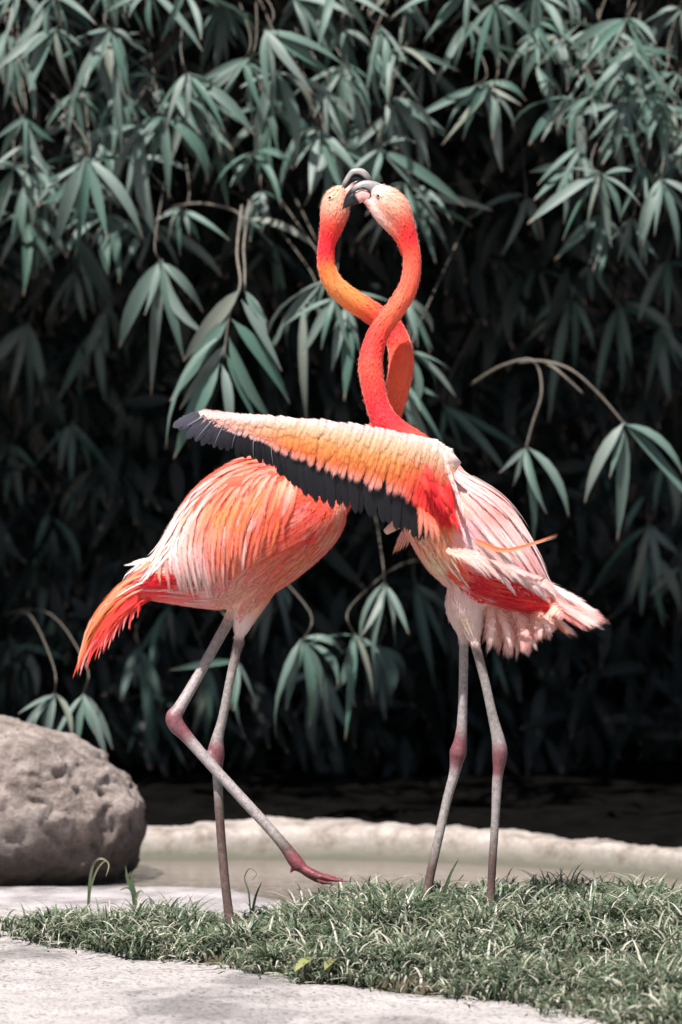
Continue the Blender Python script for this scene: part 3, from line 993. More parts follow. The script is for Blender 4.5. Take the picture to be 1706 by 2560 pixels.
weed(222, 2300, 0.26, 'tall weed curling over at its tip beside the boulder', [([(223, 2230, 0), (232, 2165, 0), (252, 2146, -.01), (272, 2160, -.01), (265, 2192, -.02)], .005, gA, gS),
     ([(224, 2240, 0), (240, 2180, 0), (262, 2152, 0), (273, 2158, 0)], .004, gA, gS)])
weed(345, 2290, 0.24, 'short upright weed sprout with folded leaves by the wet ledge', [([(335, 2240, 0), (320, 2200, 0), (314, 2164, 0)], .009, gA, gB), ([(338, 2240, 0), (328, 2195, 0), (338, 2170, 0)], .007, gA, gB),
     ([(330, 2230, 0), (300, 2225, 0)], .005, gA, gB), ([(340, 2250, 0), (352, 2228, 0), (360, 2235, 0)], .006, gA, gS)])
weed(1098, 2300, 0.0, 'tall pointed grass blades beside the striding leg of the open-winged flamingo', [([(1108, 2245, 0), (1125, 2190, 0), (1147, 2148, 0)], .008, gA, gB), ([(1120, 2240, 0), (1150, 2200, 0), (1160, 2186, 0)], .006, gA, gS),
     ([(1105, 2230, 0), (1128, 2205, 0), (1180, 2204, -.02)], .005, gA, gS), ([(1090, 2250, 0), (1075, 2215, 0)], .006, gA, gB)])
weed(628, 2290, 0.2, 'thin ring-curled weed in front of the pond under the lifted foot', [([(622, 2230, 0), (612, 2195, 0), (625, 2172, 0), (642, 2185, 0), (630, 2200, 0)], .0025, gA, gS), ([(640, 2240, 0), (655, 2205, 0)], .005, gA, gB)])
weed(1330, 2300, 0.1, 'thin upright grass stalk behind the turf by the pond rim', [([(1318, 2240, 0), (1314, 2200, 0)], .004, gA, gS), ([(1340, 2240, 0), (1352, 2212, 0)], .005, gA, gB)])

# fallen bamboo leaves on the concrete edge
def fallen(x0, y0, x1, y1, label, c):
    D0 = F / (y0 - HY); D1 = F / (y1 - HY)
    a = P(x0, y0, D0 - CAM_D); b = P(x1, y1, D1 - CAM_D)
    a.z = 0.024; b.z = 0.030
    V, U, Q = LEAF_T[1]
    mt = np.array(leaf_matrix(a, b, 0.016, Vector((0, -0.25, 1))))
    o = mesh('fallen_leaf', V @ mt[:3, :3].T + mt[:3, 3], Q.tolist(), M_GRASS, None, np.tile(c, (len(V), 1)))
    tag(o, label, 'leaf', 'fallen leaves at the turf edge')
fallen(738, 2466, 792, 2442, 'yellow-green fallen leaf lying upright-slanted at the turf edge', (0.34, 0.36, 0.14))
fallen(800, 2440, 842, 2430, 'pale yellow fallen leaf lying flat at the turf edge', (0.45, 0.42, 0.2))
fallen(812, 2462, 846, 2440, 'short olive fallen leaf beside the concrete', (0.28, 0.28, 0.12))

# ------------------------------------------------------------------ flamingos
RED = sr(251, 46, 56); CORAL = sr(252, 92, 66); ORANGE = sr(253, 134, 70); PEACH = sr(253, 182, 156); PALE = sr(252, 222, 216)
PINK = sr(252, 184, 182); ROSE = sr(246, 120, 120); WHITE = sr(252, 240, 234, 0.92); DEEP = sr(222, 20, 44); CREAM = sr(250, 214, 176)
LEGC = sr(166, 156, 152); LEGP = sr(176, 164, 164); JOINT = sr(132, 82, 88); LEGD = sr(112, 90, 86); FOOT = sr(140, 74, 82); BLACK = np.array((0.012, 0.012, 0.016))

class Bird:
    def __init__(s, name, loc, label):
        s.V, s.F, s.S = [], [], []
        s.root = empty(name, loc)
        tag(s.root, label, 'flamingo', 'flamingos with entwined necks')
    def tube(s, pts, leg=False, n=8, seg=16, flat=1.0, flow=1):
        """pts: (px, py, Y, radius px, colour[, depth radius factor])"""
        A = []
        for p in pts:
            w_ = P(p[0], p[1], p[2]); k = (CAM_D + p[2]) / F
            A.append((*w_, p[3] * k, p[3] * k * (p[5] if len(p) > 5 else flat), *p[4]))
        C = catmull(A, n)
        V, Fc = ring_tube(C[:, :3], C[:, 3], C[:, 4], seg)
        s.add(V, Fc)
        for i in range(len(C)):
            t = C[min(i + 1, len(C) - 1), :3] - C[max(i - 1, 0), :3]
            t = t / (np.linalg.norm(t) + 1e-9) * flow
            s.S.append((*C[i, :3], max(C[i, 3], 0.002), *C[i, 5:8], *t, 1.0 if leg else 0.0))
    def add(s, V, Fc):
        o = len(s.V)
        s.V += list(V); s.F += [tuple(i + o for i in f) for f in Fc]
    def paint(s, px, py, Y, r, col, d):
        w_ = P(px, py, Y)
        v = Vector((d[0], 0, -d[1])).normalized()
        s.S.append((*w_, r * (CAM_D + Y) / F, *col, *v, 0.0))
    def build(s, Yc, voxel=0.0032):
        me = bpy.data.meshes.new('raw'); me.from_pydata([tuple(v) for v in s.V], [], s.F); me.update()
        o = bpy.data.objects.new('raw', me); COL.objects.link(o)
        m = o.modifiers.new('r', 'REMESH'); m.mode = 'VOXEL'; m.voxel_size = voxel
        m2 = o.modifiers.new('s', 'SMOOTH'); m2.factor = 0.5; m2.iterations = 3
        dg = bpy.context.evaluated_depsgraph_get()
        bme = bpy.data.meshes.new_from_object(o.evaluated_get(dg))
        bpy.data.objects.remove(o)
        bme.name = 'body'
        co = np.zeros(len(bme.vertices) * 3); bme.vertices.foreach_get('co', co); co = co.reshape(-1, 3)
        s.A = np.array(s.S)
        col, flow, leg = s.field(co)
        bme.materials.clear()
        bme.materials.append(M_SKIN)
        fill(bme, M_LEG, col)
        # faces: legs get the scaly skin
        vi = np.zeros(len(bme.polygons), dtype=np.int32)
        ls = np.zeros(len(bme.polygons), dtype=np.int32); bme.polygons.foreach_get('loop_start', ls)
        lv = np.zeros(len(bme.loops), dtype=np.int32); bme.loops.foreach_get('vertex_index', lv)
        vi[:] = (leg[lv[ls]] > 0.5)
        bme.polygons.foreach_set('material_index', vi)
        s.body = link('body', bme, s.root)
        s.bvh = BVHTree.FromPolygons([tuple(c) for c in co], [tuple(p.vertices) for p in bme.polygons])
        s.co = co; s.leg = leg; s.flow = flow; s.colr = col
        nr = np.zeros(len(co) * 3); bme.vertices.foreach_get('normal', nr); s.nr = nr.reshape(-1, 3)
    def field(s, pts):
        A = s.A
        col = np.zeros((len(pts), 3)); flow = np.zeros((len(pts), 3)); leg = np.zeros(len(pts))
        for a in range(0, len(pts), 4000):
            p = pts[a:a + 4000]
            d = np.sqrt(((p[:, None, :] - A[None, :, :3]) ** 2).sum(-1)) / A[None, :, 3]
            w_ = 1.0 / (d ** 7 + 1e-4)
            w_ /= w_.sum(1, keepdims=True)
            col[a:a + 4000] = w_ @ A[:, 4:7]; flow[a:a + 4000] = w_ @ A[:, 7:10]; leg[a:a + 4000] = w_ @ A[:, 10]
        return col, flow, leg
    def hit(s, px, py):
        o = Vector((0, -CAM_D, CAM_H)); d = (P(px, py, 0) - o).normalized()
        h = s.bvh.ray_cast(o, d)
        return h[0], h[1]

def ribbon(pts, nrm, widths, camber, cols, across=2):
    """a feather: centre line, normals, full widths -> verts, quads, cols, uvs"""
    V, U, C, Q = [], [], [], []
    n = len(pts)
    for i in range(n):
        tg = (pts[min(i + 1, n - 1)] - pts[max(i - 1, 0)]).normalized()
        sd_ = tg.cross(nrm[i])
        if sd_.length < 1e-6: sd_ = Vector((0, 0, 1))
        sd_.normalize()
        nn = sd_.cross(tg)
        for k in range(across + 1):
            u = k / across * 2 - 1
            V.append(pts[i] + sd_ * (u * widths[i] * 0.5) - nn * (camber * widths[i] * u * u))
            U.append((k / across, i / (n - 1)))
            C.append(cols[i])
    for i in range(n - 1):
        for k in range(across):
            a = i * (across + 1) + k
            Q.append((a, a + 1, a + across + 2, a + across + 1))
    return V, Q, C, U

def wprof(n, kind):
    t = np.linspace(0, 1, n)
    if kind == 'point': return np.clip(np.minimum(1, 0.35 + 3 * t) * (1 - t ** 2.4) + 0.02, 0.02, 1)
    if kind == 'round': return np.clip(np.minimum(1, 0.4 + 3 * t) * np.sqrt(np.clip(1 - t ** 5, 0, 1)) + 0.03, 0.05, 1)
    if kind == 'plume': return np.clip(np.minimum(1, 0.5 + 2 * t) * (1 - t ** 1.4) + 0.03, 0.03, 1)
    if kind == 'soft': return np.clip(np.minimum(1, 0.8 + 2 * t) * (1 - t ** 4) ** 0.8 + 0.03, 0.05, 1)
    return np.ones(n)

def lerpc(a, b, t): return np.asarray(a) * (1 - t) + np.asarray(b) * t

def path_feather(name, parent, cpts, width, kind, c0, c1, nrm=(0, -1, 0.15), camber=0.08, n=9, mat_=None, across=2, shaft=None):
    C = catmull([tuple(p) for p in cpts], max(2, 12 // max(1, len(cpts) - 1)))
    idx = np.linspace(0, len(C) - 1, n)
    pts = [Vector(C[int(round(i))]) for i in idx]
    wp = wprof(n, kind) * width
    cols = [lerpc(c0, c1, i / (n - 1)) for i in range(n)]
    V, Q, CC, U = ribbon(pts, [Vector(nrm)] * n, wp, camber, cols, across)
    if shaft is not None:
        V2, Q2, C2, U2 = ribbon([p + Vector(nrm).normalized() * 0.0015 for p in pts], [Vector(nrm)] * n, [max(0.0022 * (1 - i / n), 0.0006) for i in range(n)], 0.0, [shaft] * n, 1)
        Q += [tuple(i + len(V) for i in q) for q in Q2]; V += V2; CC += C2; U += U2
    return mesh(name, V, Q, mat_ or M_FEATHER, parent, CC, U)

def surf_feather(b, start, d, L, n, off0, off1, flowfn=None):
    p = Vector(start); pts, nr = [], []
    d = Vector(d)
    for i in range(n):
        h = b.bvh.find_nearest(p)
        loc, nn = h[0], h[1]
        t = i / (n - 1)
        pts.append(loc + nn * (off0 + (off1 - off0) * t ** 1.6)); nr.append(nn)
        if flowfn:
            q = pj(loc); f = flowfn(q[0], q[1]); d = Vector((f[0], 0, -f[1]))
        dd = d - nn * d.dot(nn)
        if dd.length < 1e-4: dd = d
        dd.normalize()
        p = loc + dd * (L / (n - 1))
    return pts, nr

def flow_field(ctrl):
    A = np.array(ctrl, dtype=float)
    dirs = A[:, 2:4] / np.linalg.norm(A[:, 2:4], axis=1, keepdims=True)
    def f(x, y):
        d2 = (A[:, 0] - x) ** 2 + (A[:, 1] - y) ** 2 + 60
        w_ = 1 / d2 ** 1.6
        v = (dirs * w_[:, None]).sum(0)
        return v / (np.linalg.norm(v) + 1e-9)
    return f

def in_poly(x, y, poly):
    c = False; n = len(poly)
    for i in range(n):
        x1, y1 = poly[i]; x2, y2 = poly[(i + 1) % n]
        if (y1 > y) != (y2 > y) and x < (x2 - x1) * (y - y1) / (y2 - y1) + x1: c = not c
    return c

def scatter(poly, sp):
    xs = [p[0] for p in poly]; ys = [p[1] for p in poly]
    out = []; y = min(ys); r = 0
    while y < max(ys):
        x = min(xs) + (sp / 2 if r % 2 else 0)
        while x < max(xs):
            a, b = x + random.gauss(0, sp * 0.22), y + random.gauss(0, sp * 0.22)
            if in_poly(a, b, poly): out.append((a, b))
            x += sp
        y += sp * 0.8; r += 1
    return out

def cfield(ctrl, tints=(), amt=0.3):
    A_ = np.array([(c[0], c[1]) for c in ctrl], dtype=float); Cc = np.array([c[2] for c in ctrl])
    def f(x, y):
        w_ = 1 / ((A_[:, 0] - x) ** 2 + (A_[:, 1] - y) ** 2 + 150) ** 1.5
        return (Cc * w_[:, None]).sum(0) / w_.sum()
    f.tints = tints; f.amt = amt
    return f

def tract(b, name, poly, sp, flowfn, L, W, colfn, kind='point', off=(0.002, 0.008), n=7, across=2, parent=None, stuff=False):
    VV, QQ, CC, UU = [], [], [], []
    for x, y in scatter(poly, sp):
        loc, nn = b.hit(x, y)
        if loc is None: continue
        f = flowfn(x, y)
        a = random.gauss(0, 0.10)
        f2 = (f[0] * math.cos(a) - f[1] * math.sin(a), f[0] * math.sin(a) + f[1] * math.cos(a))
        l = random.uniform(*L) * CAM_D / F; wd = random.uniform(*W) * CAM_D / F
        pts, nr = surf_feather(b, loc, (f2[0], 0, -f2[1]), l, n, off[0] * random.uniform(0.6, 1.4), off[1] * random.uniform(0.6, 1.4), flowfn)
        k = random.uniform(0.92, 1.06)
        if hasattr(colfn, 'tints'):
            tint = random.choice(colfn.tints) if colfn.tints else colfn(x, y)
            am = random.random() ** 1.5 * colfn.amt
            cols = []
            for i in range(n):
                q = pj(pts[i]); u = i / (n - 1)
                cols.append(np.clip(lerpc(lerpc(colfn(q[0], q[1]), tint, am), WHITE, 0.07 * u * u) * k, 0, 0.95))
        else:
            c0, c1 = colfn(x, y)
            cols = [np.clip(lerpc(c0, c1, i / (n - 1)) * k, 0, 0.95) for i in range(n)]
        V, Q, C, U = ribbon(pts, nr, wprof(n, kind) * wd, 0.06, cols, across)
        if stuff:
            QQ += [tuple(i + len(VV) for i in q) for q in Q]; VV += V; CC += C; UU += U
        else:
            mesh(name, V, Q, M_FEATHER, parent or b.root, C, U)
    if stuff and VV:
        o = mesh(name, VV, QQ, M_FEATHER, parent or b.root, CC, UU); o['kind'] = 'stuff'

def down_coat(b, n, L=(0.004, 0.008), W=(0.0012, 0.0022), skip=None, lift=0.05):
    """fine contour feathers all over the plumage, one mesh"""
    cand = np.where(b.leg < 0.4)[0]
    if skip is not None: cand = cand[~skip(b.co[cand])]
    idx = rng.choice(cand, n)
    p = b.co[idx] + rng.normal(0, 0.001, (n, 3)); nn = b.nr[idx]; fl = b.flow[idx]
    fl = fl + rng.normal(0, 0.16, (n, 3))
    t = fl - nn * (fl * nn).sum(1, keepdims=True)
    t /= np.linalg.norm(t, axis=1, keepdims=True) + 1e-9
    s = np.cross(t, nn)
    l = rng.uniform(*L, n)[:, None]; wd = rng.uniform(*W, n)[:, None]
    lf = np.abs(rng.normal(lift * 0.6, lift * 0.4, n))[:, None]
    prof = [0.5, 1.0, 0.75, 0.05]
    V = np.zeros((n, 4, 2, 3))
    for i, u in enumerate((0, 0.35, 0.7, 1.0)):
        c = p + t * l * u + nn * (0.0004 + lf * l * u * (1 - 0.25 * u))
        V[:, i, 0] = c - s * wd * prof[i] * 0.5; V[:, i, 1] = c + s * wd * prof[i] * 0.5
    Q = (np.arange(n)[:, None, None] * 8 + np.array([(2 * i, 2 * i + 1, 2 * i + 3, 2 * i + 2) for i in range(3)])[None]).reshape(-1, 4)
    c = b.colr[idx] * rng.uniform(0.94, 1.06, (n, 1)) + rng.uniform(0, 0.03, (n, 1))
    C = np.repeat(np.clip(c, 0, 0.95)[:, None, :], 8, 1)
    U = np.tile(np.array([(0, v) if k == 0 else (1, v) for v in (0, 0.35, 0.7, 1) for k in (0, 1)]), (n, 1))
    o = npmesh('down', V.reshape(-1, 3), Q, M_DOWN, b.root, C.reshape(-1, 3), U)
    o['kind'] = 'stuff'

HEADZ = P(0, 575, 0).z
def solid_tube(name, parent, pts, material, seg=14, n=6, inner=None):
    """pts (px,py,Y,h px,depth px,colour); inner: colour of the concave side"""
    A = []
    for p in pts:
        k = (CAM_D + p[2]) / F
        A.append((*P(p[0], p[1], p[2]), p[3] * k, p[4] * k, *p[5]))
    C = catmull(A, n)
    V, Fc = ring_tube(C[:, :3], np.maximum(C[:, 3], 0.0004), np.maximum(C[:, 4], 0.0004), seg)
    cols = []
    for i in range(len(C)):
        for k in range(seg):
            c = np.clip(C[i, 5:8], 0.004, 1)
            if inner is not None and math.cos(2 * math.pi * k / seg) * inner[1] > inner[2]: c = inner[0]
            cols.append(c)
    return mesh(name, V, Fc, material, parent, cols)

def eye(b, px, py):
    loc, nn = b.hit(px, py)
    def ball(name, r, c, off, parent):
        bm = bmesh.new(); bmesh.ops.create_uvsphere(bm, u_segments=16, v_segments=10, radius=r)
        for v in bm.verts: v.co = v.co * Vector((1, 0.6, 1)).length * 0 + v.co + loc + nn * off
        me = bpy.data.meshes.new(name); bm.to_mesh(me); bm.free()
        fill(me, M_EYE, np.tile(c, (len(me.vertices), 1)))
        return link(name, me, parent)
    e = ball('eye', 0.0050, np.array((0.80, 0.72, 0.52)), -0.0012, b.root)
    ball('pupil', 0.0030, np.array((0.01, 0.01, 0.01)), 0.0017, e)
    V, Fc = [], []                                      # ring of skin round the eye
    a = nn.cross(Vector((0, 0, 1))).normalized(); c_ = a.cross(nn).normalized()
    for i in range(20):
        an = 2 * math.pi * i / 20
        for j in range(6):
            bn = 2 * math.pi * j / 6
            V.append(loc + (a * math.cos(an) + c_ * math.sin(an)) * (0.0052 + 0.0006 * math.cos(bn)) + nn * (0.0004 + 0.0006 * math.sin(bn)))
            Fc.append((i * 6 + j, i * 6 + (j + 1) % 6, ((i + 1) % 20) * 6 + (j + 1) % 6, ((i + 1) % 20) * 6 + j))
    mesh('eye_ring', V, Fc, M_EYE, e, [np.array((0.22, 0.15, 0.12))] * len(V))

def foot(b, px, py, Y, dirx, toes, r=5.5, col=FOOT):
    for t in toes:
        b.tube([(px, py, Y, r * 1.6, col)] + [(px + dx, py + dy, Y + dY, rr, col) for dx, dy, dY, rr in t], leg=True, n=5, seg=8)

def web(b, pts, th=0.0045):
    """thin webbing between toes: a closed thick triangle fan"""
    W = [P(*p) for p in pts]
    n = (W[1] - W[0]).cross(W[2] - W[0]).normalized() * th * 0.5
    V = [p + n for p in W] + [p - n for p in W]
    k = len(W)
    Fc = [tuple(range(k)), tuple(range(2 * k - 1, k - 1, -1))] + [(i, k + i, k + (i + 1) % k, (i + 1) % k) for i in range(k)]
    b.add(V, Fc)

# =========================================================== left flamingo
YL = 0.08
L = Bird('flamingo', P(590, 2341, 0.06), 'coral flamingo with folded wings and one raised webbed foot, neck behind the other')
# torso, vertical sections: x, top, bottom, half depth (m)
secs = [(318, 1440, 1476, .02), (345, 1416, 1490, .035), (385, 1380, 1502, .055), (430, 1300, 1510, .075), (480, 1226, 1518, .09), (540, 1176, 1524, .10), (600, 1146, 1518, .105), (660, 1137, 1498, .105),
        (720, 1142, 1462, .10), (770, 1158, 1424, .092), (815, 1186, 1384, .08), (848, 1222, 1344, .06), (866, 1262, 1304, .03)]
A = []
for x, t, bo, hw in secs:
    c = P(x, (t + bo) / 2, YL); A.append((*c, (bo - t) / 2 * (CAM_D + YL) / F, hw))
C = catmull(A, 6)
L.add(*ring_tube(C[:, :3], C[:, 3], C[:, 4], 32, up=((0, 0, 1), (0, 1, 0))))
# pigment of the plumage and lie of the feathers
for p in [(345, 1440, 35, RED, (-1, .5)), (400, 1400, 40, PALE, (-.8, .6)), (400, 1470, 40, RED, (-1, .2)), (440, 1320, 60, PALE, (-.5, 1)), (470, 1480, 45, ROSE, (-1, .15)), (520, 1505, 36, PINK, (-1, .1)),
          (520, 1230, 70, CORAL, (-.5, 1)), (540, 1450, 50, DEEP, (-1, .3)), (600, 1360, 60, RED, (-.4, 1)), (620, 1180, 60, CORAL, (-1, .5)), (700, 1180, 60, CORAL, (-.6, .8)), (700, 1260, 60, CORAL, (-.6, 1)),
          (600, 1490, 50, PEACH, (-.6, .8)), (680, 1400, 70, CORAL, (-.9, .5)), (760, 1330, 70, RED, (-.8, .6)), (800, 1290, 60, CORAL, (-.7, .8)), (760, 1410, 45, ORANGE, (-.9, .4)), (860, 1290, 40, PEACH, (-.5, .9)),
          (820, 1370, 36, PEACH, (-.7, .7)), (640, 1490, 40, PEACH, (-.6, .8))]:
    for sgn in (-1, 1):
        L.paint(p[0], p[1], YL + sgn * 0.07, p[2], p[3], p[4])
# neck and head, from the body up to the face
NK = [(770, 1280, YL, 86, CORAL), (835, 1225, YL, 62, CORAL), (890, 1165, .075, 46, CORAL), (935, 1105, .065, 37, CORAL), (968, 1048, .06, 32, CORAL), (990, 985, .06, 31, sr(253, 112, 74)), (1003, 920, .06, 32, sr(253, 106, 72)),
      (1000, 868, .065, 31, CORAL), (978, 820, .07, 30, RED), (935, 785, .07, 29, CORAL), (880, 750, .06, 28, sr(253, 150, 80)), (838, 714, .05, 26, sr(253, 165, 95)), (819, 675, .045, 23, ORANGE), (815, 638, .045, 22, RED),
      (818, 608, .045, 22, RED), (826, 578, .045, 27, RED), (834, 548, .045, 33, CORAL), (838, 520, .045, 35, PEACH), (842, 496, .045, 31, PEACH), (850, 478, .045, 21, PEACH), (856, 466, .045, 9, PINK)]
L.tube(NK[::-1], flat=0.92)
L.tube([(862, 520, .045, 16, PEACH), (846, 545, .045, 22, CORAL), (832, 575, .045, 22, CORAL)])                # cheek
# thighs
L.tube([(650, 1420, .06, 70, CORAL), (630, 1490, .055, 46, PEACH), (612, 1545, .055, 27, PALE), (603, 1574, .055, 19, PALE), (599, 1584, .055, 14, PALE)], flat=0.8)
L.tube([(640, 1430, .11, 60, CORAL), (600, 1500, .11, 32, PEACH), (582, 1534, .11, 18, PALE), (577, 1542, .11, 13, PALE)], flat=0.8)
# standing leg
L.tube([(604, 1560, .055, 13, LEGD), (597, 1600, .055, 13, LEGD), (578, 1690, .058, 12, LEGC), (558, 1790, .062, 12, LEGC), (545, 1842, .065, 15, LEGP), (541, 1872, .066, 21, JOINT), (541, 1892, .066, 21, JOINT), (543, 1920, .066, 15, JOINT),
        (545, 1950, .066, 13, LEGP), (549, 2030, .066, 12, LEGD), (557, 2140, .065, 12, LEGD), (566, 2230, .062, 12, LEGD), (575, 2300, .06, 13, LEGD), (582, 2338, .058, 16, LEGD)], leg=True)
foot(L, 582, 2340, .058, 1, [[(40, 8, -.06, 6), (80, 14, -.12, 4)], [(55, 2, -.01, 6), (100, 3, -.02, 4)], [(45, -6, .05, 6), (85, -10, .09, 4)], [(-14, 2, .01, 5), (-26, 5, .01, 3)]], col=LEGD)
# raised leg
L.tube([(590, 1520, .11, 15, LEGC), (576, 1545, .108, 15, LEGC), (540, 1610, .10, 14, LEGC), (490, 1700, .085, 14, LEGP), (450, 1768, .072, 16, LEGP), (436, 1792, .068, 22, JOINT), (441, 1812, .065, 21, JOINT), (464, 1838, .06, 17, JOINT),
        (490, 1868, .055, 15, LEGP), (550, 1936, .043, 14, LEGP), (620, 2012, .03, 14, LEGP), (680, 2078, .02, 14, LEGC), (715, 2120, .013, 15, LEGD), (735, 2148, .01, 18, FOOT), (752, 2168, .008, 17, FOOT)], leg=True)
foot(L, 748, 2166, .008, 1, [[(40, 22, -.012, 9), (85, 34, -.016, 6), (130, 37, -.018, 3)], [(45, 18, .0, 8), (70, 24, .0, 6), (112, 34, .0, 4)], [(30, 26, .014, 8), (60, 40, .02, 6), (84, 41, .022, 4)], [(-16, 6, .0, 6), (-22, 16, .0, 4)]], r=8)
web(L, [(750, 2162, -.002), (800, 2188, -.014), (840, 2200, -.016), (820, 2206, .018), (780, 2196, .016)])
L.build(YL)

# bill of the left bird: open, upper half hooked over the other bill
GREY = sr(158, 152, 150); DGREY = sr(96, 92, 92); PBILL = sr(238, 178, 172)
solid_tube('upper_bill', L.root, [(850, 486, .045, 6, 8, PBILL), (858, 469, .044, 7, 8, DGREY), (868, 452, .044, 8, 9, GREY), (879, 436, .043, 9, 9, GREY), (886, 431, .042, 10, 8.5, GREY), (900, 431, .042, 11, 8.5, GREY), (910, 436, .041, 11, 8, GREY), (922, 449, .040, 9, 7, DGREY), (934, 466, .040, 5, 4, BLACK)],
           M_BILL, inner=(BLACK, -1, 0.25))
solid_tube('lower_bill', L.root, [(856, 492, .045, 13, 11, PEACH), (868, 482, .044, 12, 10, PBILL), (879, 470, .043, 9, 8, PBILL), (890, 458, .042, 7, 7, BLACK), (902, 452, .042, 3, 3, BLACK)], M_BILL)
solid_tube('mouth_lining', L.root, [(856, 482, .045, 4, 5, BLACK), (868, 462, .045, 7, 6, BLACK), (880, 448, .044, 9, 6, BLACK), (894, 446, .043, 8, 5, BLACK), (906, 452, .042, 4, 3, BLACK)], M_BILL)
eye(L, 827, 495)
down_coat(L, 26000, skip=lambda c: c[:, 2] > HEADZ)
down_coat(L, 2600, (0.003, 0.006), (0.0010, 0.0018), lambda c: c[:, 2] < HEADZ, 0.10)

# --- folded wing of the left bird
fl_w = flow_field([(690, 1150, -1, .15), (620, 1150, -1, .45), (540, 1185, -.8, .7), (480, 1250, -.5, 1), (450, 1330, -.15, 1), (440, 1400, .12, 1), (500, 1310, -.15, 1), (560, 1250, -.45, 1), (620, 1230, -.4, 1), (690, 1220, -.3, 1), (730, 1230, -.25, 1),
                   (650, 1320, -.25, 1), (560, 1360, -.05, 1), (400, 1360, -.35, 1), (500, 1420, .15, 1)])
def coh(x, y, s=0.013, k=0.25):
    return min(max(0.5 + 0.85 * noise.noise(Vector((x * s, y * s * 0.6, 3.3))) + random.gauss(0, k * 0.5), 0), 0.999)
LC = sr(253, 128, 100)
def col_wing(x, y):
    r = coh(x, y, 0.02)
    if x < 455 or x + 1.45 * (y - 1130) * 0.5 < 560: return (PALE, WHITE) if r < 0.65 else (PINK, WHITE)
    if y < 1190: return (ROSE, PINK) if r < 0.6 else (CORAL, PEACH)
    if x < 510: return (PINK, WHITE) if r < 0.6 else (ORANGE, PINK)
    if x < 660: return (CORAL, ORANGE) if r < 0.42 else ((LC, PEACH) if r < 0.72 else (PEACH, PINK))
    return (PEACH, PINK) if r < 0.5 else (LC, PEACH)
SALM = sr(250, 150, 134)
cf_wing = cfield([(430, 1340, WHITE), (465, 1270, PALE), (500, 1215, PINK), (545, 1175, SALM), (610, 1148, LC), (680, 1145, ROSE), (720, 1165, SALM), (560, 1230, LC), (600, 1210, SALM), (540, 1290, sr(253, 140, 84)), (590, 1290, ORANGE),
                  (630, 1260, sr(253, 140, 84)), (500, 1330, SALM), (455, 1400, PALE), (500, 1420, PINK), (545, 1400, LC), (580, 1370, LC), (640, 1320, CORAL), (680, 1250, LC), (720, 1220, PEACH), (700, 1290, CORAL), (480, 1450, PALE)],
                 (PALE, PINK, ORANGE, ORANGE, CORAL, CORAL), 0.7)
cf_breast = cfield([(790, 1270, sr(251, 60, 58)), (730, 1310, CORAL), (680, 1345, CORAL), (640, 1390, LC), (590, 1430, SALM), (560, 1470, PINK), (600, 1500, PEACH), (650, 1470, SALM), (700, 1430, LC), (760, 1390, sr(253, 112, 74)),
                    (850, 1290, PEACH), (830, 1350, PEACH), (780, 1420, PEACH), (720, 1460, PEACH), (760, 1350, sr(252, 80, 60))], (PALE, RED, SALM), 0.3)
wing_poly = [(735, 1170), (690, 1142), (620, 1146), (545, 1180), (485, 1232), (440, 1300), (405, 1370), (425, 1395), (500, 1400), (560, 1372), (620, 1345), (690, 1290), (740, 1240), (750, 1200)]
WL = mesh('folded_wing', *(lambda vf: vf)(ring_tube(np.array([P(x, y, Y) for x, y, Y in ((735, 1215, .03), (690, 1220, .012), (600, 1250, .006), (520, 1300, .014), (450, 1370, .035))]), np.array((20, 46, 62, 50, 20)) * CAM_D / F, np.array((.008, .012, .012, .012, .008)), 20)),
          M_WINGSKIN, L.root, [CORAL] * 100, [(0.5, 0.5)] * 100)
tract(L, 'covert_feather', wing_poly, 20, fl_w, (85, 130), (20, 30), cf_wing, 'point', (0.003, 0.008), n=8, across=2, parent=WL)
tract(L, 'long_feather', [(690, 1250), (620, 1235), (520, 1275), (430, 1345), (415, 1385), (520, 1385), (600, 1345), (660, 1300)], 30, fl_w, (110, 155), (18, 27), cf_wing, 'point', (0.007, 0.012), n=9, parent=WL)
# breast and thigh feathers
fl_b = flow_field([(860, 1280, -.5, .85), (800, 1280, -.75, .65), (740, 1300, -.85, .5), (660, 1360, -.85, .5), (590, 1420, -.75, .7), (570, 1470, -.3, 1), (640, 1480, -.6, .8), (720, 1430, -.85, .55), (820, 1360, -.6, .8)])
def col_breast(x, y):
    r = coh(x, y, 0.012)
    e = (x - 540) * 0.55 + (y - 1400) * 1.0
    if x > 815 or (x > 700 and y > 1415): return (PEACH, PALE) if r < .5 else (ORANGE, PEACH)
    if x < 620: return (ROSE, PINK) if r < .6 else (PINK, PALE)
    return (sr(252, 76, 62), CORAL) if r < .4 else ((CORAL, LC) if r < .75 else (LC, sr(253, 150, 122)))
tract(L, 'breast_feather', [(850, 1250), (770, 1255), (690, 1305), (600, 1370), (550, 1420), (548, 1470), (585, 1500), (640, 1500), (705, 1455), (800, 1395), (862, 1310)], 17, fl_b, (60, 90), (20, 28), cf_breast, 'point', (0.0008, 0.0024), n=6)
# lower flank, under the wing
fl_f = flow_field([(540, 1470, -1, .1), (460, 1490, -1, .05), (380, 1470, -1, .25), (340, 1450, -1, .5)])
tract(L, 'flank_feather', [(600, 1440), (540, 1440), (420, 1425), (345, 1430), (340, 1470), (420, 1495), (540, 1515), (580, 1500)], 22, fl_f, (50, 80), (13, 20),
      lambda x, y: (DEEP, RED) if y < 1465 else ((ROSE, PINK) if random.random() < .6 else (PINK, PALE)), 'plume', (0.001, 0.006), n=6)
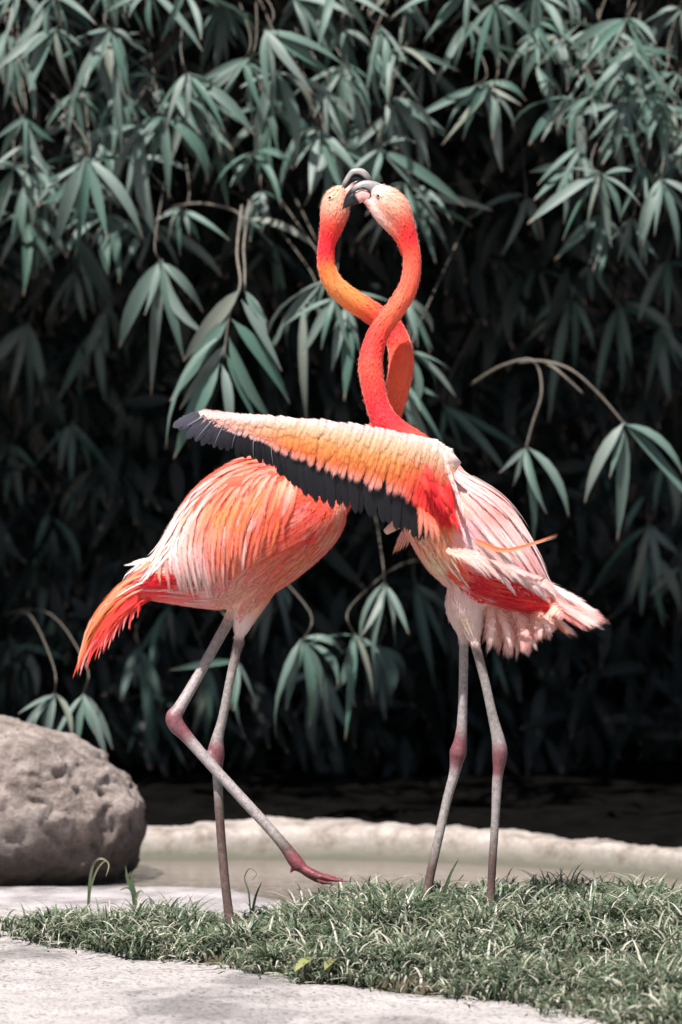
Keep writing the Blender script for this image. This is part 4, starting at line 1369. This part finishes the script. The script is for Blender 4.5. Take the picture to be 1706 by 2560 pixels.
# white rump
fl_r = flow_field([(430, 1340, -.6, .8), (400, 1390, -.75, .65), (350, 1410, -.9, .5)])
tract(L, 'rump_feather', [(455, 1300), (425, 1310), (390, 1375), (350, 1412), (385, 1425), (430, 1400), (450, 1350)], 20, fl_r, (65, 100), (12, 19), lambda x, y: (WHITE, WHITE) if random.random() < .7 else (PINK, WHITE), 'point', (0.004, 0.010), n=7)
# tail: arched feathers drooping to the left
tl = [((430, 1405), (330, 1445), (245, 1530), (205, 1610), (192, 1700), ORANGE, PEACH, 30), ((425, 1415), (325, 1460), (245, 1545), (208, 1620), (190, 1690), PEACH, ORANGE, 26), ((430, 1420), (330, 1475), (255, 1555), (215, 1620), (196, 1665), CORAL, ORANGE, 28),
      ((430, 1430), (345, 1480), (270, 1545), (228, 1610), (205, 1672), RED, CORAL, 30), ((430, 1440), (350, 1485), (285, 1540), (240, 1600), (212, 1660), RED, CORAL, 30), ((430, 1450), (360, 1490), (300, 1535), (262, 1580), (232, 1640), RED, CORAL, 28),
      ((430, 1455), (370, 1495), (318, 1530), (285, 1565), (258, 1612), RED, CORAL, 26), ((430, 1400), (350, 1430), (275, 1490), (225, 1560), (203, 1630), CORAL, ORANGE, 30), ((430, 1460), (380, 1495), (335, 1520), (305, 1550), (285, 1580), DEEP, CORAL, 24),
      ((440, 1380), (380, 1400), (335, 1440), (290, 1475), (262, 1510), ORANGE, PEACH, 26), ((420, 1395), (370, 1405), (335, 1410), (318, 1412), (308, 1414), WHITE, WHITE, 18), ((425, 1385), (380, 1395), (345, 1402), (330, 1408), (316, 1418), WHITE, PALE, 16)]
for i, (a, b_, c, d, e, c0, c1, wd) in enumerate(tl):
    ys = YL + (random.uniform(-0.05, 0.05) if i not in (0, 7) else -0.03)
    path_feather('tail_feather', L.root, [P(*a, YL), P(*b_, ys), P(*c, ys), P(*d, ys), P(*e, ys)], wd * .72 * CAM_D / F, 'point', c0, c1, (0, -1, 0.25), 0.10, 11)
for a, b_, c, c0, wd in [((400, 1440), (330, 1468), (236, 1532), PALE, 9), ((410, 1425), (300, 1480), (214, 1590), PEACH, 10), ((415, 1415), (290, 1475), (202, 1620), PEACH, 10), ((400, 1450), (310, 1500), (240, 1560), CORAL, 12), ((405, 1435), (290, 1500), (214, 1600), RED, 14), ((390, 1455), (320, 1490), (262, 1530), PINK, 9)]:
    path_feather('tail_feather', L.root, [P(*a, YL - .03), P(*b_, YL - .05), P(*c, YL - .045)], wd * CAM_D / F, 'point', c0, ORANGE if c0 is not PALE else WHITE, (0, -1, .25), .1, 11)
for i in range(26):                                   # loose barbs along the lower edge of the tail
    t = i / 25
    a = lerpc((232, 1600), (350, 1508), t) + np.array((random.gauss(0, 5), random.gauss(0, 4)))
    ln = (1 - t) * 78 + 36
    an = math.radians(118 - 14 * t + random.gauss(0, 4))
    m_ = a + ln * 0.5 * np.array((math.cos(an + .12), math.sin(an + .12)))
    e = a + ln * np.array((math.cos(an), math.sin(an)))
    ys = YL + random.uniform(-0.04, 0.02)
    path_feather('barb', L.root, [P(*a, ys), P(*m_, ys), P(*e, ys)], 10 * CAM_D / F, 'point', RED, PINK if i % 2 else CORAL, (0, -1, 0.2), 0.05, 6)

# =========================================================== right flamingo
YR = -0.04
R = Bird('flamingo', P(1145, 2275, -0.03), 'coral flamingo with black-edged wing spread open, neck crossing in front')
secs = [(1022, 1165, 42, .04), (1058, 1215, 84, .075), (1105, 1272, 112, .095), (1160, 1330, 130, .105), (1215, 1388, 124, .10), (1270, 1440, 100, .085), (1322, 1484, 68, .06), (1368, 1516, 36, .035), (1392, 1530, 16, .02)]
C = catmull([(*P(x, y, YR), h * (CAM_D + YR) / F, hw) for x, y, h, hw in secs], 6)
R.add(*ring_tube(C[:, :3], C[:, 3], C[:, 4], 32))
for p in [(1040, 1200, 60, CORAL, (.2, 1)), (1060, 1330, 50, PEACH, (.5, 1)), (1030, 1320, 40, CREAM, (.4, 1)), (1090, 1420, 45, CREAM, (.5, 1)), (1100, 1300, 60, ORANGE, (.3, 1)), (1120, 1160, 60, PALE, (1, .6)), (1200, 1200, 60, PALE, (1, .8)),
          (1280, 1280, 60, PINK, (.7, 1)), (1200, 1330, 70, PINK, (.7, .8)), (1330, 1380, 60, PINK, (.6, 1)), (1140, 1440, 45, CORAL, (.9, .6)), (1200, 1470, 50, DEEP, (1, .35)), (1270, 1500, 50, DEEP, (1, .3)), (1340, 1515, 40, RED, (1, .4)),
          (1300, 1440, 50, PINK, (1, .8)), (1130, 1510, 45, PALE, (.4, 1)), (1240, 1560, 40, PINK, (.3, 1)), (1390, 1510, 36, CORAL, (1, .4))]:
    for sgn in (-1, 1):
        R.paint(p[0], p[1], YR + sgn * 0.07, p[2], p[3], p[4])
NK = [(1110, 1270, YR, 100, PEACH), (1070, 1190, YR, 78, CORAL), (1030, 1130, -.038, 56, CORAL), (990, 1088, -.034, 42, RED), (962, 1052, -.03, 34, RED), (945, 1015, -.025, 30, RED), (934, 968, -.02, 30, sr(252, 66, 60)), (927, 920, -.015, 31, sr(252, 84, 64)),
      (932, 876, -.008, 29, sr(252, 66, 60)), (948, 832, -.002, 27, sr(252, 76, 62)), (976, 790, .0, 26, sr(253, 108, 76)), (1006, 748, .0, 25, sr(253, 116, 84)), (1024, 708, .0, 24, sr(253, 110, 84)), (1031, 668, .0, 23, sr(253, 106, 82)), (1029, 632, .0, 23, CORAL), (1022, 602, .0, 24, RED),
      (1012, 572, .0, 28, RED), (1000, 546, .0, 34, CORAL), (986, 522, .0, 39, PEACH), (970, 503, .0, 37, PEACH), (954, 488, .0, 29, PALE), (940, 480, .0, 20, PALE), (929, 478, .0, 11, PINK)]
R.tube(NK[::-1], flat=0.9)
R.tube([(911, 497, .0, 7, PINK), (926, 506, .0, 13, PINK), (944, 522, .0, 20, PALE), (964, 542, .0, 23, PALE), (986, 565, .0, 22, PEACH), (1004, 592, .0, 18, CORAL), (1015, 620, .0, 16, CORAL), (1020, 645, .0, 10, CORAL)])      # chin and throat
# thighs
R.tube([(1190, 1440, -.07, 70, PINK), (1172, 1510, -.065, 48, PALE), (1180, 1560, -.062, 30, PALE), (1185, 1590, -.06, 19, PALE), (1186, 1600, -.06, 14, PALE)], flat=0.8)
R.tube([(1180, 1450, .0, 60, PINK), (1145, 1520, .0, 32, PALE), (1158, 1575, .0, 18, PALE), (1161, 1600, .0, 13, PALE)], flat=0.8)
# legs
R.tube([(1184, 1580, -.06, 13, LEGD), (1189, 1610, -.06, 13, LEGD), (1212, 1700, -.058, 12, LEGC), (1232, 1790, -.055, 13, LEGC), (1246, 1848, -.052, 17, LEGP), (1250, 1878, -.052, 20, JOINT), (1249, 1900, -.052, 18, JOINT), (1246, 1930, -.052, 14, JOINT),
        (1243, 1960, -.052, 13, LEGP), (1238, 2060, -.05, 11, LEGC), (1232, 2150, -.048, 11, LEGD), (1228, 2230, -.046, 11, LEGD), (1226, 2275, -.045, 14, LEGD)], leg=True)
R.tube([(1160, 1580, .0, 12, LEGP), (1160, 1610, .0, 12, LEGP), (1159, 1700, .002, 12, LEGP), (1156, 1800, .005, 13, LEGP), (1152, 1850, .007, 17, JOINT), (1146, 1880, .008, 22, JOINT), (1142, 1902, .008, 18, JOINT), (1136, 1935, .008, 14, LEGP),
        (1118, 2000, .006, 12, LEGC), (1098, 2090, .002, 12, LEGC), (1080, 2170, -.002, 12, LEGD), (1068, 2230, -.005, 12, LEGD), (1058, 2282, -.008, 15, LEGD)], leg=True)
foot(R, 1058, 2284, -.008, -1, [[(-40, 6, -.05, 6), (-75, 10, -.10, 4)], [(-50, 2, 0, 6), (-95, 4, 0, 4)], [(-40, -4, .05, 6), (-80, -8, .09, 4)], [(14, 2, .01, 5)]], col=LEGD)
foot(R, 1226, 2276, -.045, -1, [[(-40, 6, -.05, 6), (-75, 10, -.10, 4)], [(-50, 2, 0, 6), (-95, 4, 0, 4)], [(-40, -4, .05, 6), (-80, -8, .09, 4)], [(14, 2, .01, 5)]], col=LEGD)
R.build(YR)
solid_tube('upper_bill', R.root, [(950, 476, .0, 16, 10, GREY), (932, 468, .0, 16, 10, GREY), (912, 465, .0, 14, 10, GREY), (895, 471, .0, 12, 9, GREY), (881, 483, .0, 10, 8, BLACK), (869, 500, .0, 8, 7, BLACK), (860, 518, .0, 3, 4, BLACK), (857, 524, .0, 1, 1, BLACK)], M_BILL)
solid_tube('lower_bill', R.root, [(925, 490, -.001, 15, 10, PBILL), (908, 488, -.001, 17, 10, PBILL), (895, 491, -.001, 18, 9.5, PBILL), (889, 494, -.001, 17.5, 9.3, BLACK), (880, 499, -.001, 15, 9, BLACK), (870, 508, -.001, 10, 7, BLACK), (862, 518, -.001, 4, 4, BLACK)], M_BILL)
solid_tube('gape_line', R.root, [(927, 482, -.0085, 2, 1.5, BLACK), (915, 472, -.0085, 2, 1.5, BLACK), (900, 470, -.0085, 2, 1.5, BLACK), (884, 482, -.0078, 2, 1.5, BLACK)], M_BILL, seg=6)
eye(R, 947.6, 490)
down_coat(R, 26000, skip=lambda c: c[:, 2] > HEADZ)
down_coat(R, 3200, (0.003, 0.006), (0.0010, 0.0018), lambda c: c[:, 2] < HEADZ, 0.10)

# --- back and scapular plumes
fl_k = flow_field([(1110, 1150, .5, .8), (1160, 1200, .6, .8), (1230, 1220, .75, .7), (1290, 1290, .65, .8), (1200, 1320, .65, .75), (1150, 1290, .5, .85), (1300, 1400, .7, .75), (1370, 1440, .75, .65), (1250, 1420, .8, .6)])
cf_back = cfield([(1110, 1130, WHITE), (1190, 1170, PALE), (1260, 1240, PINK), (1310, 1320, PALE), (1340, 1400, PINK), (1150, 1200, PALE), (1200, 1250, PINK), (1180, 1320, sr(250, 196, 206)), (1250, 1340, PALE), (1280, 1400, WHITE), (1230, 1290, SALM), (1150, 1270, PEACH)],
                 (WHITE, WHITE, ROSE, PINK), 0.7)
def col_back(x, y):
    r = coh(x, y, 0.02)
    if r < .34: return (PALE, WHITE)
    if r < .66: return (PINK, WHITE)
    if r < .82: return (PALE, PINK)
    if r < .94: return (sr(250, 160, 158), PINK)
    return (ROSE, PINK)
tract(R, 'back_feather', [(1085, 1108), (1190, 1165), (1270, 1240), (1320, 1320), (1360, 1400), (1330, 1430), (1260, 1410), (1190, 1370), (1130, 1320), (1110, 1240)], 23, fl_k, (100, 160), (22, 32), cf_back, 'point', (0.002, 0.006), n=8)
tract(R, 'scapular_feather', [(1130, 1170), (1200, 1190), (1260, 1260), (1290, 1330), (1240, 1370), (1170, 1320), (1130, 1260)], 36, fl_k, (170, 230), (24, 34), cf_back, 'point', (0.005, 0.010), n=9)
# flank, dark red
fl_q = flow_field([(1140, 1440, .9, .5), (1220, 1480, 1, .35), (1330, 1520, 1, .35)])
tract(R, 'flank_feather', [(1140, 1430), (1190, 1420), (1270, 1445), (1345, 1490), (1360, 1525), (1270, 1525), (1190, 1505), (1145, 1480)], 21, fl_q, (60, 90), (15, 22), lambda x, y: (DEEP, RED) if random.random() < .75 else (RED, CORAL), 'plume', (0.001, 0.005), n=6)
# breast
fl_c = flow_field([(1030, 1320, .45, .9), (1080, 1340, .45, .9), (1100, 1420, .5, .85), (1150, 1520, .3, 1)])
tract(R, 'breast_feather', [(1010, 1310), (1060, 1290), (1120, 1330), (1150, 1400), (1140, 1500), (1180, 1560), (1150, 1570), (1115, 1480), (1060, 1390)], 21, fl_c, (50, 75), (15, 22),
      lambda x, y: (CREAM, PALE) if y > 1380 else ((ORANGE, PEACH) if random.random() < .5 else (PEACH, CREAM)), 'plume', (0.001, 0.005), n=6)
# ruffled wing edge feathers hanging over the flank
for i in range(26):
    t = i / 25
    a = lerpc((1120, 1370), (1330, 1440), t) + np.array((random.gauss(0, 8), random.gauss(0, 6)))
    e = a + np.array((84 + 20 * random.random(), 66 + 16 * random.random())) * (0.8 + 0.3 * random.random())
    m_ = (a + e) / 2 + np.array((8, -8))
    path_feather('ruffled_feather', R.root, [P(*a, YR - .112 + .03 * t), P(*m_, YR - .122 + .035 * t), P(*e, YR - .112 + .05 * t)], 26 * CAM_D / F, 'point', PINK if i % 3 else PEACH, WHITE if i % 2 else PALE, (0, -1, .2), .06, 7)
# downy underside
for i in range(64):
    t = random.random()
    a = lerpc((1215, 1500), (1380, 1530), t) + np.array((random.gauss(0, 6), random.gauss(0, 5)))
    ln = (1 - abs(t - .28) * 1.25) * 128 + 26
    an = math.radians(95 - 42 * t + random.gauss(0, 9))
    e = a + ln * np.array((math.cos(an), math.sin(an)))
    m_ = (a + e) / 2 + np.array((6, 0))
    y0 = YR + random.uniform(-.06, .05)
    path_feather('undertail_plume', R.root, [P(*a, YR + (y0 - YR) * .5), P(*m_, y0), P(*e, y0)], random.uniform(46, 70) * CAM_D / F, 'plume', PEACH if i % 4 else sr(253, 150, 110), PINK if i % 2 else PALE, (0, -1, .1), .04, 7)
# tail
for a, b_, e, c0, c1, wd in [((1330, 1460), (1440, 1515), (1534, 1566), PEACH, PINK, 34), ((1330, 1470), (1430, 1525), (1520, 1578), PINK, PALE, 30), ((1320, 1475), (1420, 1530), (1500, 1578), PEACH, PALE, 28), ((1320, 1480), (1410, 1535), (1488, 1584), CORAL, PINK, 28),
                             ((1310, 1480), (1390, 1545), (1452, 1600), PEACH, PALE, 24), ((1300, 1480), (1380, 1545), (1438, 1602), CORAL, PEACH, 22), ((1340, 1450), (1440, 1500), (1515, 1548), WHITE, PINK, 28), ((1320, 1440), (1400, 1480), (1470, 1510), WHITE, WHITE, 30),
                             ((1300, 1420), (1385, 1470), (1450, 1505), PINK, WHITE, 32)]:
    y0 = YR + random.uniform(-.05, .02)
    path_feather('tail_feather', R.root, [P(*a, YR - .03), P(*b_, y0), P(*e, y0)], wd * CAM_D / F, 'round', c0, c1, (0, -1, .35), .08, 8)
# one long orange plume blown out to the right
for dy, wd, c0, c1 in ((0, 17, ORANGE, PEACH), (-5, 10, CORAL, ORANGE), (5, 9, ORANGE, PALE)):
    path_feather('blown_plume', R.root, [P(1190, 1352 + dy, YR - .115), P(1260, 1376 + dy * .6, YR - .135), P(1330, 1360 + dy * .5, YR - .12), P(1402, 1336 + dy, YR - .09)], wd * CAM_D / F, 'point', c0, c1, (0, -1, .3), .08, 10)

# --- spread wing
WK = [(1128, 1138, 1135, 1340, 1135, 1350, -.145), (1088, 1112, 1066, 1290, 1052, 1366, -.158), (1040, 1099, 1014, 1246, 1018, 1336, -.168), (960, 1082, 930, 1220, 946, 1304, -.178), (880, 1069, 858, 1196, 876, 1286, -.186), (800, 1058, 786, 1170, 800, 1264, -.192),
      (730, 1050, 724, 1142, 744, 1226, -.196), (670, 1044, 662, 1112, 676, 1168, -.198), (620, 1040, 606, 1090, 600, 1140, -.20), (575, 1037, 552, 1075, 535, 1122, -.20), (540, 1034, 505, 1060, 478, 1096, -.198), (512, 1030, 470, 1044, 434, 1066, -.196)]
WA = np.array(WK, dtype=float)
def wk(s):
    i = min(int(s), len(WA) - 2); t = s - i
    return WA[i] * (1 - t) + WA[i + 1] * t
def wcol0(s): return sr(253, 224, 204) if 1 < s < 7 else (PALE if s < 1 else lerpc(PALE, PINK, (s - 7) / 4))
arm = []
for s in np.linspace(0, 11, 23):
    k = wk(s); r = 20 * (1 - s / 11) + 4
    arm.append((k[0] + r * .1, k[1] + r * 0.95 + 2, k[6] + .007, r, r * .22 + 2, wcol0(s)))
arm = [(1120, 1180, -.10, 6, 6, PEACH)] + arm
WING = solid_tube('spread_wing', R.root, arm, M_WINGSKIN, seg=16, n=2)
n_f = 42
for i in range(n_f):                                  # black flight feathers
    s = 0.9 + (11 - 0.9) * i / (n_f - 1)
    k = wk(s)
    base = lerpc(k[0:2], k[2:4], 0.45); tip = k[4:6] + np.array((random.gauss(0, 3), random.gauss(0, 5)))
    bY = k[6] + .010 + 0.0007 * (i % 2) - 0.0003 * i; tY = k[6] + .022 + 0.001 * (i % 3) - 0.0003 * i
    m_ = lerpc(base, tip, 0.55) + np.array((-3, 0))
    out = s > 6.2 and i % 3 == 0
    path_feather('flight_feather', WING, [P(*base, bY), P(*m_, (bY + tY) / 2 - .004), P(*tip, tY)], (32 if s < 7 else 26) * CAM_D / F, 'soft', BLACK * (1 + 5 * max(0, s - 8) / 3), BLACK * (1.3 + 9 * max(0, s - 8) / 3), (0.12, -1, 0.05), .05, 8, M_BLACKF,
                 shaft=(0.34, 0.32, 0.35) if out else None)
def wing_row(name, n, t0, t1, wd, dY, colfn, s0=0.0, s1=10.8, kind='soft', jit=3):
    for i in range(n):
        s = s0 + (s1 - s0) * i / (n - 1) + random.gauss(0, 0.04)
        s = min(max(s, 0), 11)
        k = wk(s)
        a = lerpc(k[0:2], k[2:4], t0); e = lerpc(k[0:2], k[2:4], t1) + np.array((random.gauss(0, jit * .8) - 10, random.gauss(0, jit * 3.0)))
        m_ = (a + e) / 2
        y0 = k[6] + dY + (0.001 if i % 2 else 0)
        sw = wd * (1 if s < 7 else 0.75)
        c0, c1 = colfn(s)
        path_feather(name, WING, [P(*a, y0 + .007), P(*m_, y0 - .003), P(*e, y0 - .001)], sw * 1.4 * CAM_D / F, kind, c0, c1, (0.28, -1, 0.2), .02, 8)
LIL = sr(246, 200, 212)
WS = [(0.0, (WHITE, CREAM, RED, RED, RED)), (1.4, (WHITE, CREAM, sr(252, 120, 80), RED, CORAL)), (2.6, (PALE, sr(253, 214, 176), sr(253, 168, 98), sr(253, 128, 66), PINK)), (6.0, (PALE, sr(253, 214, 176), sr(253, 170, 100), sr(253, 128, 66), PINK)),
      (7.6, (PALE, PALE, sr(253, 196, 160), PEACH, LIL)), (11.0, (PINK, PALE, PINK, LIL, LIL))]
WT = np.array([0.0, 0.16, 0.42, 0.72, 1.0])
def wcol(s_, t_):
    j = 0
    while j < len(WS) - 2 and s_ > WS[j + 1][0]: j += 1
    f_ = min(max((s_ - WS[j][0]) / (WS[j + 1][0] - WS[j][0]), 0), 1)
    t_ = min(max(t_, 0), 1)
    k_ = min(int(np.searchsorted(WT, t_, side='right')) - 1, 3)
    g_ = (t_ - WT[k_]) / (WT[k_ + 1] - WT[k_])
    a_ = lerpc(WS[j][1][k_], WS[j][1][k_ + 1], g_); b_ = lerpc(WS[j + 1][1][k_], WS[j + 1][1][k_ + 1], g_)
    return lerpc(a_, b_, f_)
def wing_row(name, n, t0, t1, wd, dY, s0=0.0, s1=10.8, jit=0.05):
    for i in range(n):
        s_ = min(max(s0 + (s1 - s0) * i / (n - 1) + random.gauss(0, 0.04), 0), 11)
        k = wk(s_)
        te = t1 + random.gauss(0, jit); tb = t0 + random.gauss(0, 0.02)
        a = lerpc(k[0:2], k[2:4], tb); e = lerpc(k[0:2], k[2:4], te) + np.array((random.gauss(0, 2.5) - 8, 0))
        y0 = k[6] + dY + random.uniform(0, 0.0005)
        nn = 8
        C_ = catmull([tuple(P(*a, y0 + .003)), tuple(P(*((a + e) / 2), y0 - .0004)), tuple(P(*e, y0))], 6)
        pts = [Vector(C_[int(round(q))]) for q in np.linspace(0, len(C_) - 1, nn)]
        kk = random.uniform(0.93, 1.05)
        cols = [np.clip(wcol(s_, tb + (te - tb) * q / (nn - 1)) * kk, 0, 0.95) for q in range(nn)]
        V, Q, CC, U = ribbon(pts, [Vector((0.06, -1, 0.2))] * nn, wprof(nn, 'soft') * wd * (1 if s_ < 7 else 0.8) * CAM_D / F, .015, cols)
        mesh(name, V, Q, M_FEATHER, WING, CC, U)
wing_row('greater_covert', 86, 0.36, 1.03, 27, .0016, jit=0.035)
wing_row('median_covert', 90, 0.14, 0.84, 29, .0008, jit=0.09)
wing_row('lesser_covert', 96, 0.04, 0.64, 30, .0, jit=0.11)
wing_row('marginal_covert', 120, -0.07, 0.40, 28, -.0008, jit=0.09)
# shoulder patch and pale line of long coverts where the wing meets the back
for i in range(14):
    t = i / 13
    a = lerpc((1060, 1170), (1125, 1270), t) + np.array((random.gauss(0, 7), random.gauss(0, 5)))
    e = a + np.array((30, 78)) * random.uniform(.8, 1.15)
    path_feather('shoulder_feather', WING, [P(*a, -.176 + .02 * t), P(*((a + e) / 2), -.184 + .02 * t), P(*e, -.172 + .02 * t)], 26 * CAM_D / F, 'plume', RED, RED if i % 3 else CORAL, (0, -1, .2), .08, 7)
for i in range(11):
    t = i / 10
    a = lerpc((1108, 1128), (1150, 1255), t) + np.array((random.gauss(0, 3), 0))
    e = a + np.array((18, 70)) * random.uniform(.8, 1.1)
    path_feather('shoulder_feather', WING, [P(*a, -.172), P(*((a + e) / 2), -.178), P(*e, -.166)], 15 * CAM_D / F, 'plume', PALE, WHITE if i % 2 else PINK, (0.2, -1, .2), .05, 7)
# pale tuft of inner feathers under the wing, beside the black ones
for i in range(4):
    t = i / 3
    a = lerpc((1050, 1262), (1078, 1290), t); e = lerpc((1046, 1356), (1100, 1372), t)
    path_feather('inner_feather', WING, [P(*a, -.158), P(*((a + e) / 2 + np.array((4, 0))), -.164), P(*e, -.155)], 24 * CAM_D / F, 'point', CORAL, PEACH, (0, -1, .2), .08, 7)
# --- far wing: only its tip shows under the near one
FW = solid_tube('far_wing', R.root, [(1090, 1260, .06, 30, 20, PEACH), (1040, 1285, .10, 24, 16, PEACH), (1000, 1305, .13, 16, 12, PEACH), (965, 1330, .15, 8, 6, PALE)], M_WINGSKIN, seg=12, n=3)
for i in range(5):
    a = (1040 - 8 * i, 1310 + 4 * i); e = (1012 - 8 * i, 1376 + 4 * i)
    path_feather('flight_feather', FW, [P(*a, .12), P(*((a[0] + e[0]) / 2, (a[1] + e[1]) / 2), .135), P(*e, .14)], 15 * CAM_D / F, 'point', PINK, PEACH, (0, -1, .1), .06, 7)
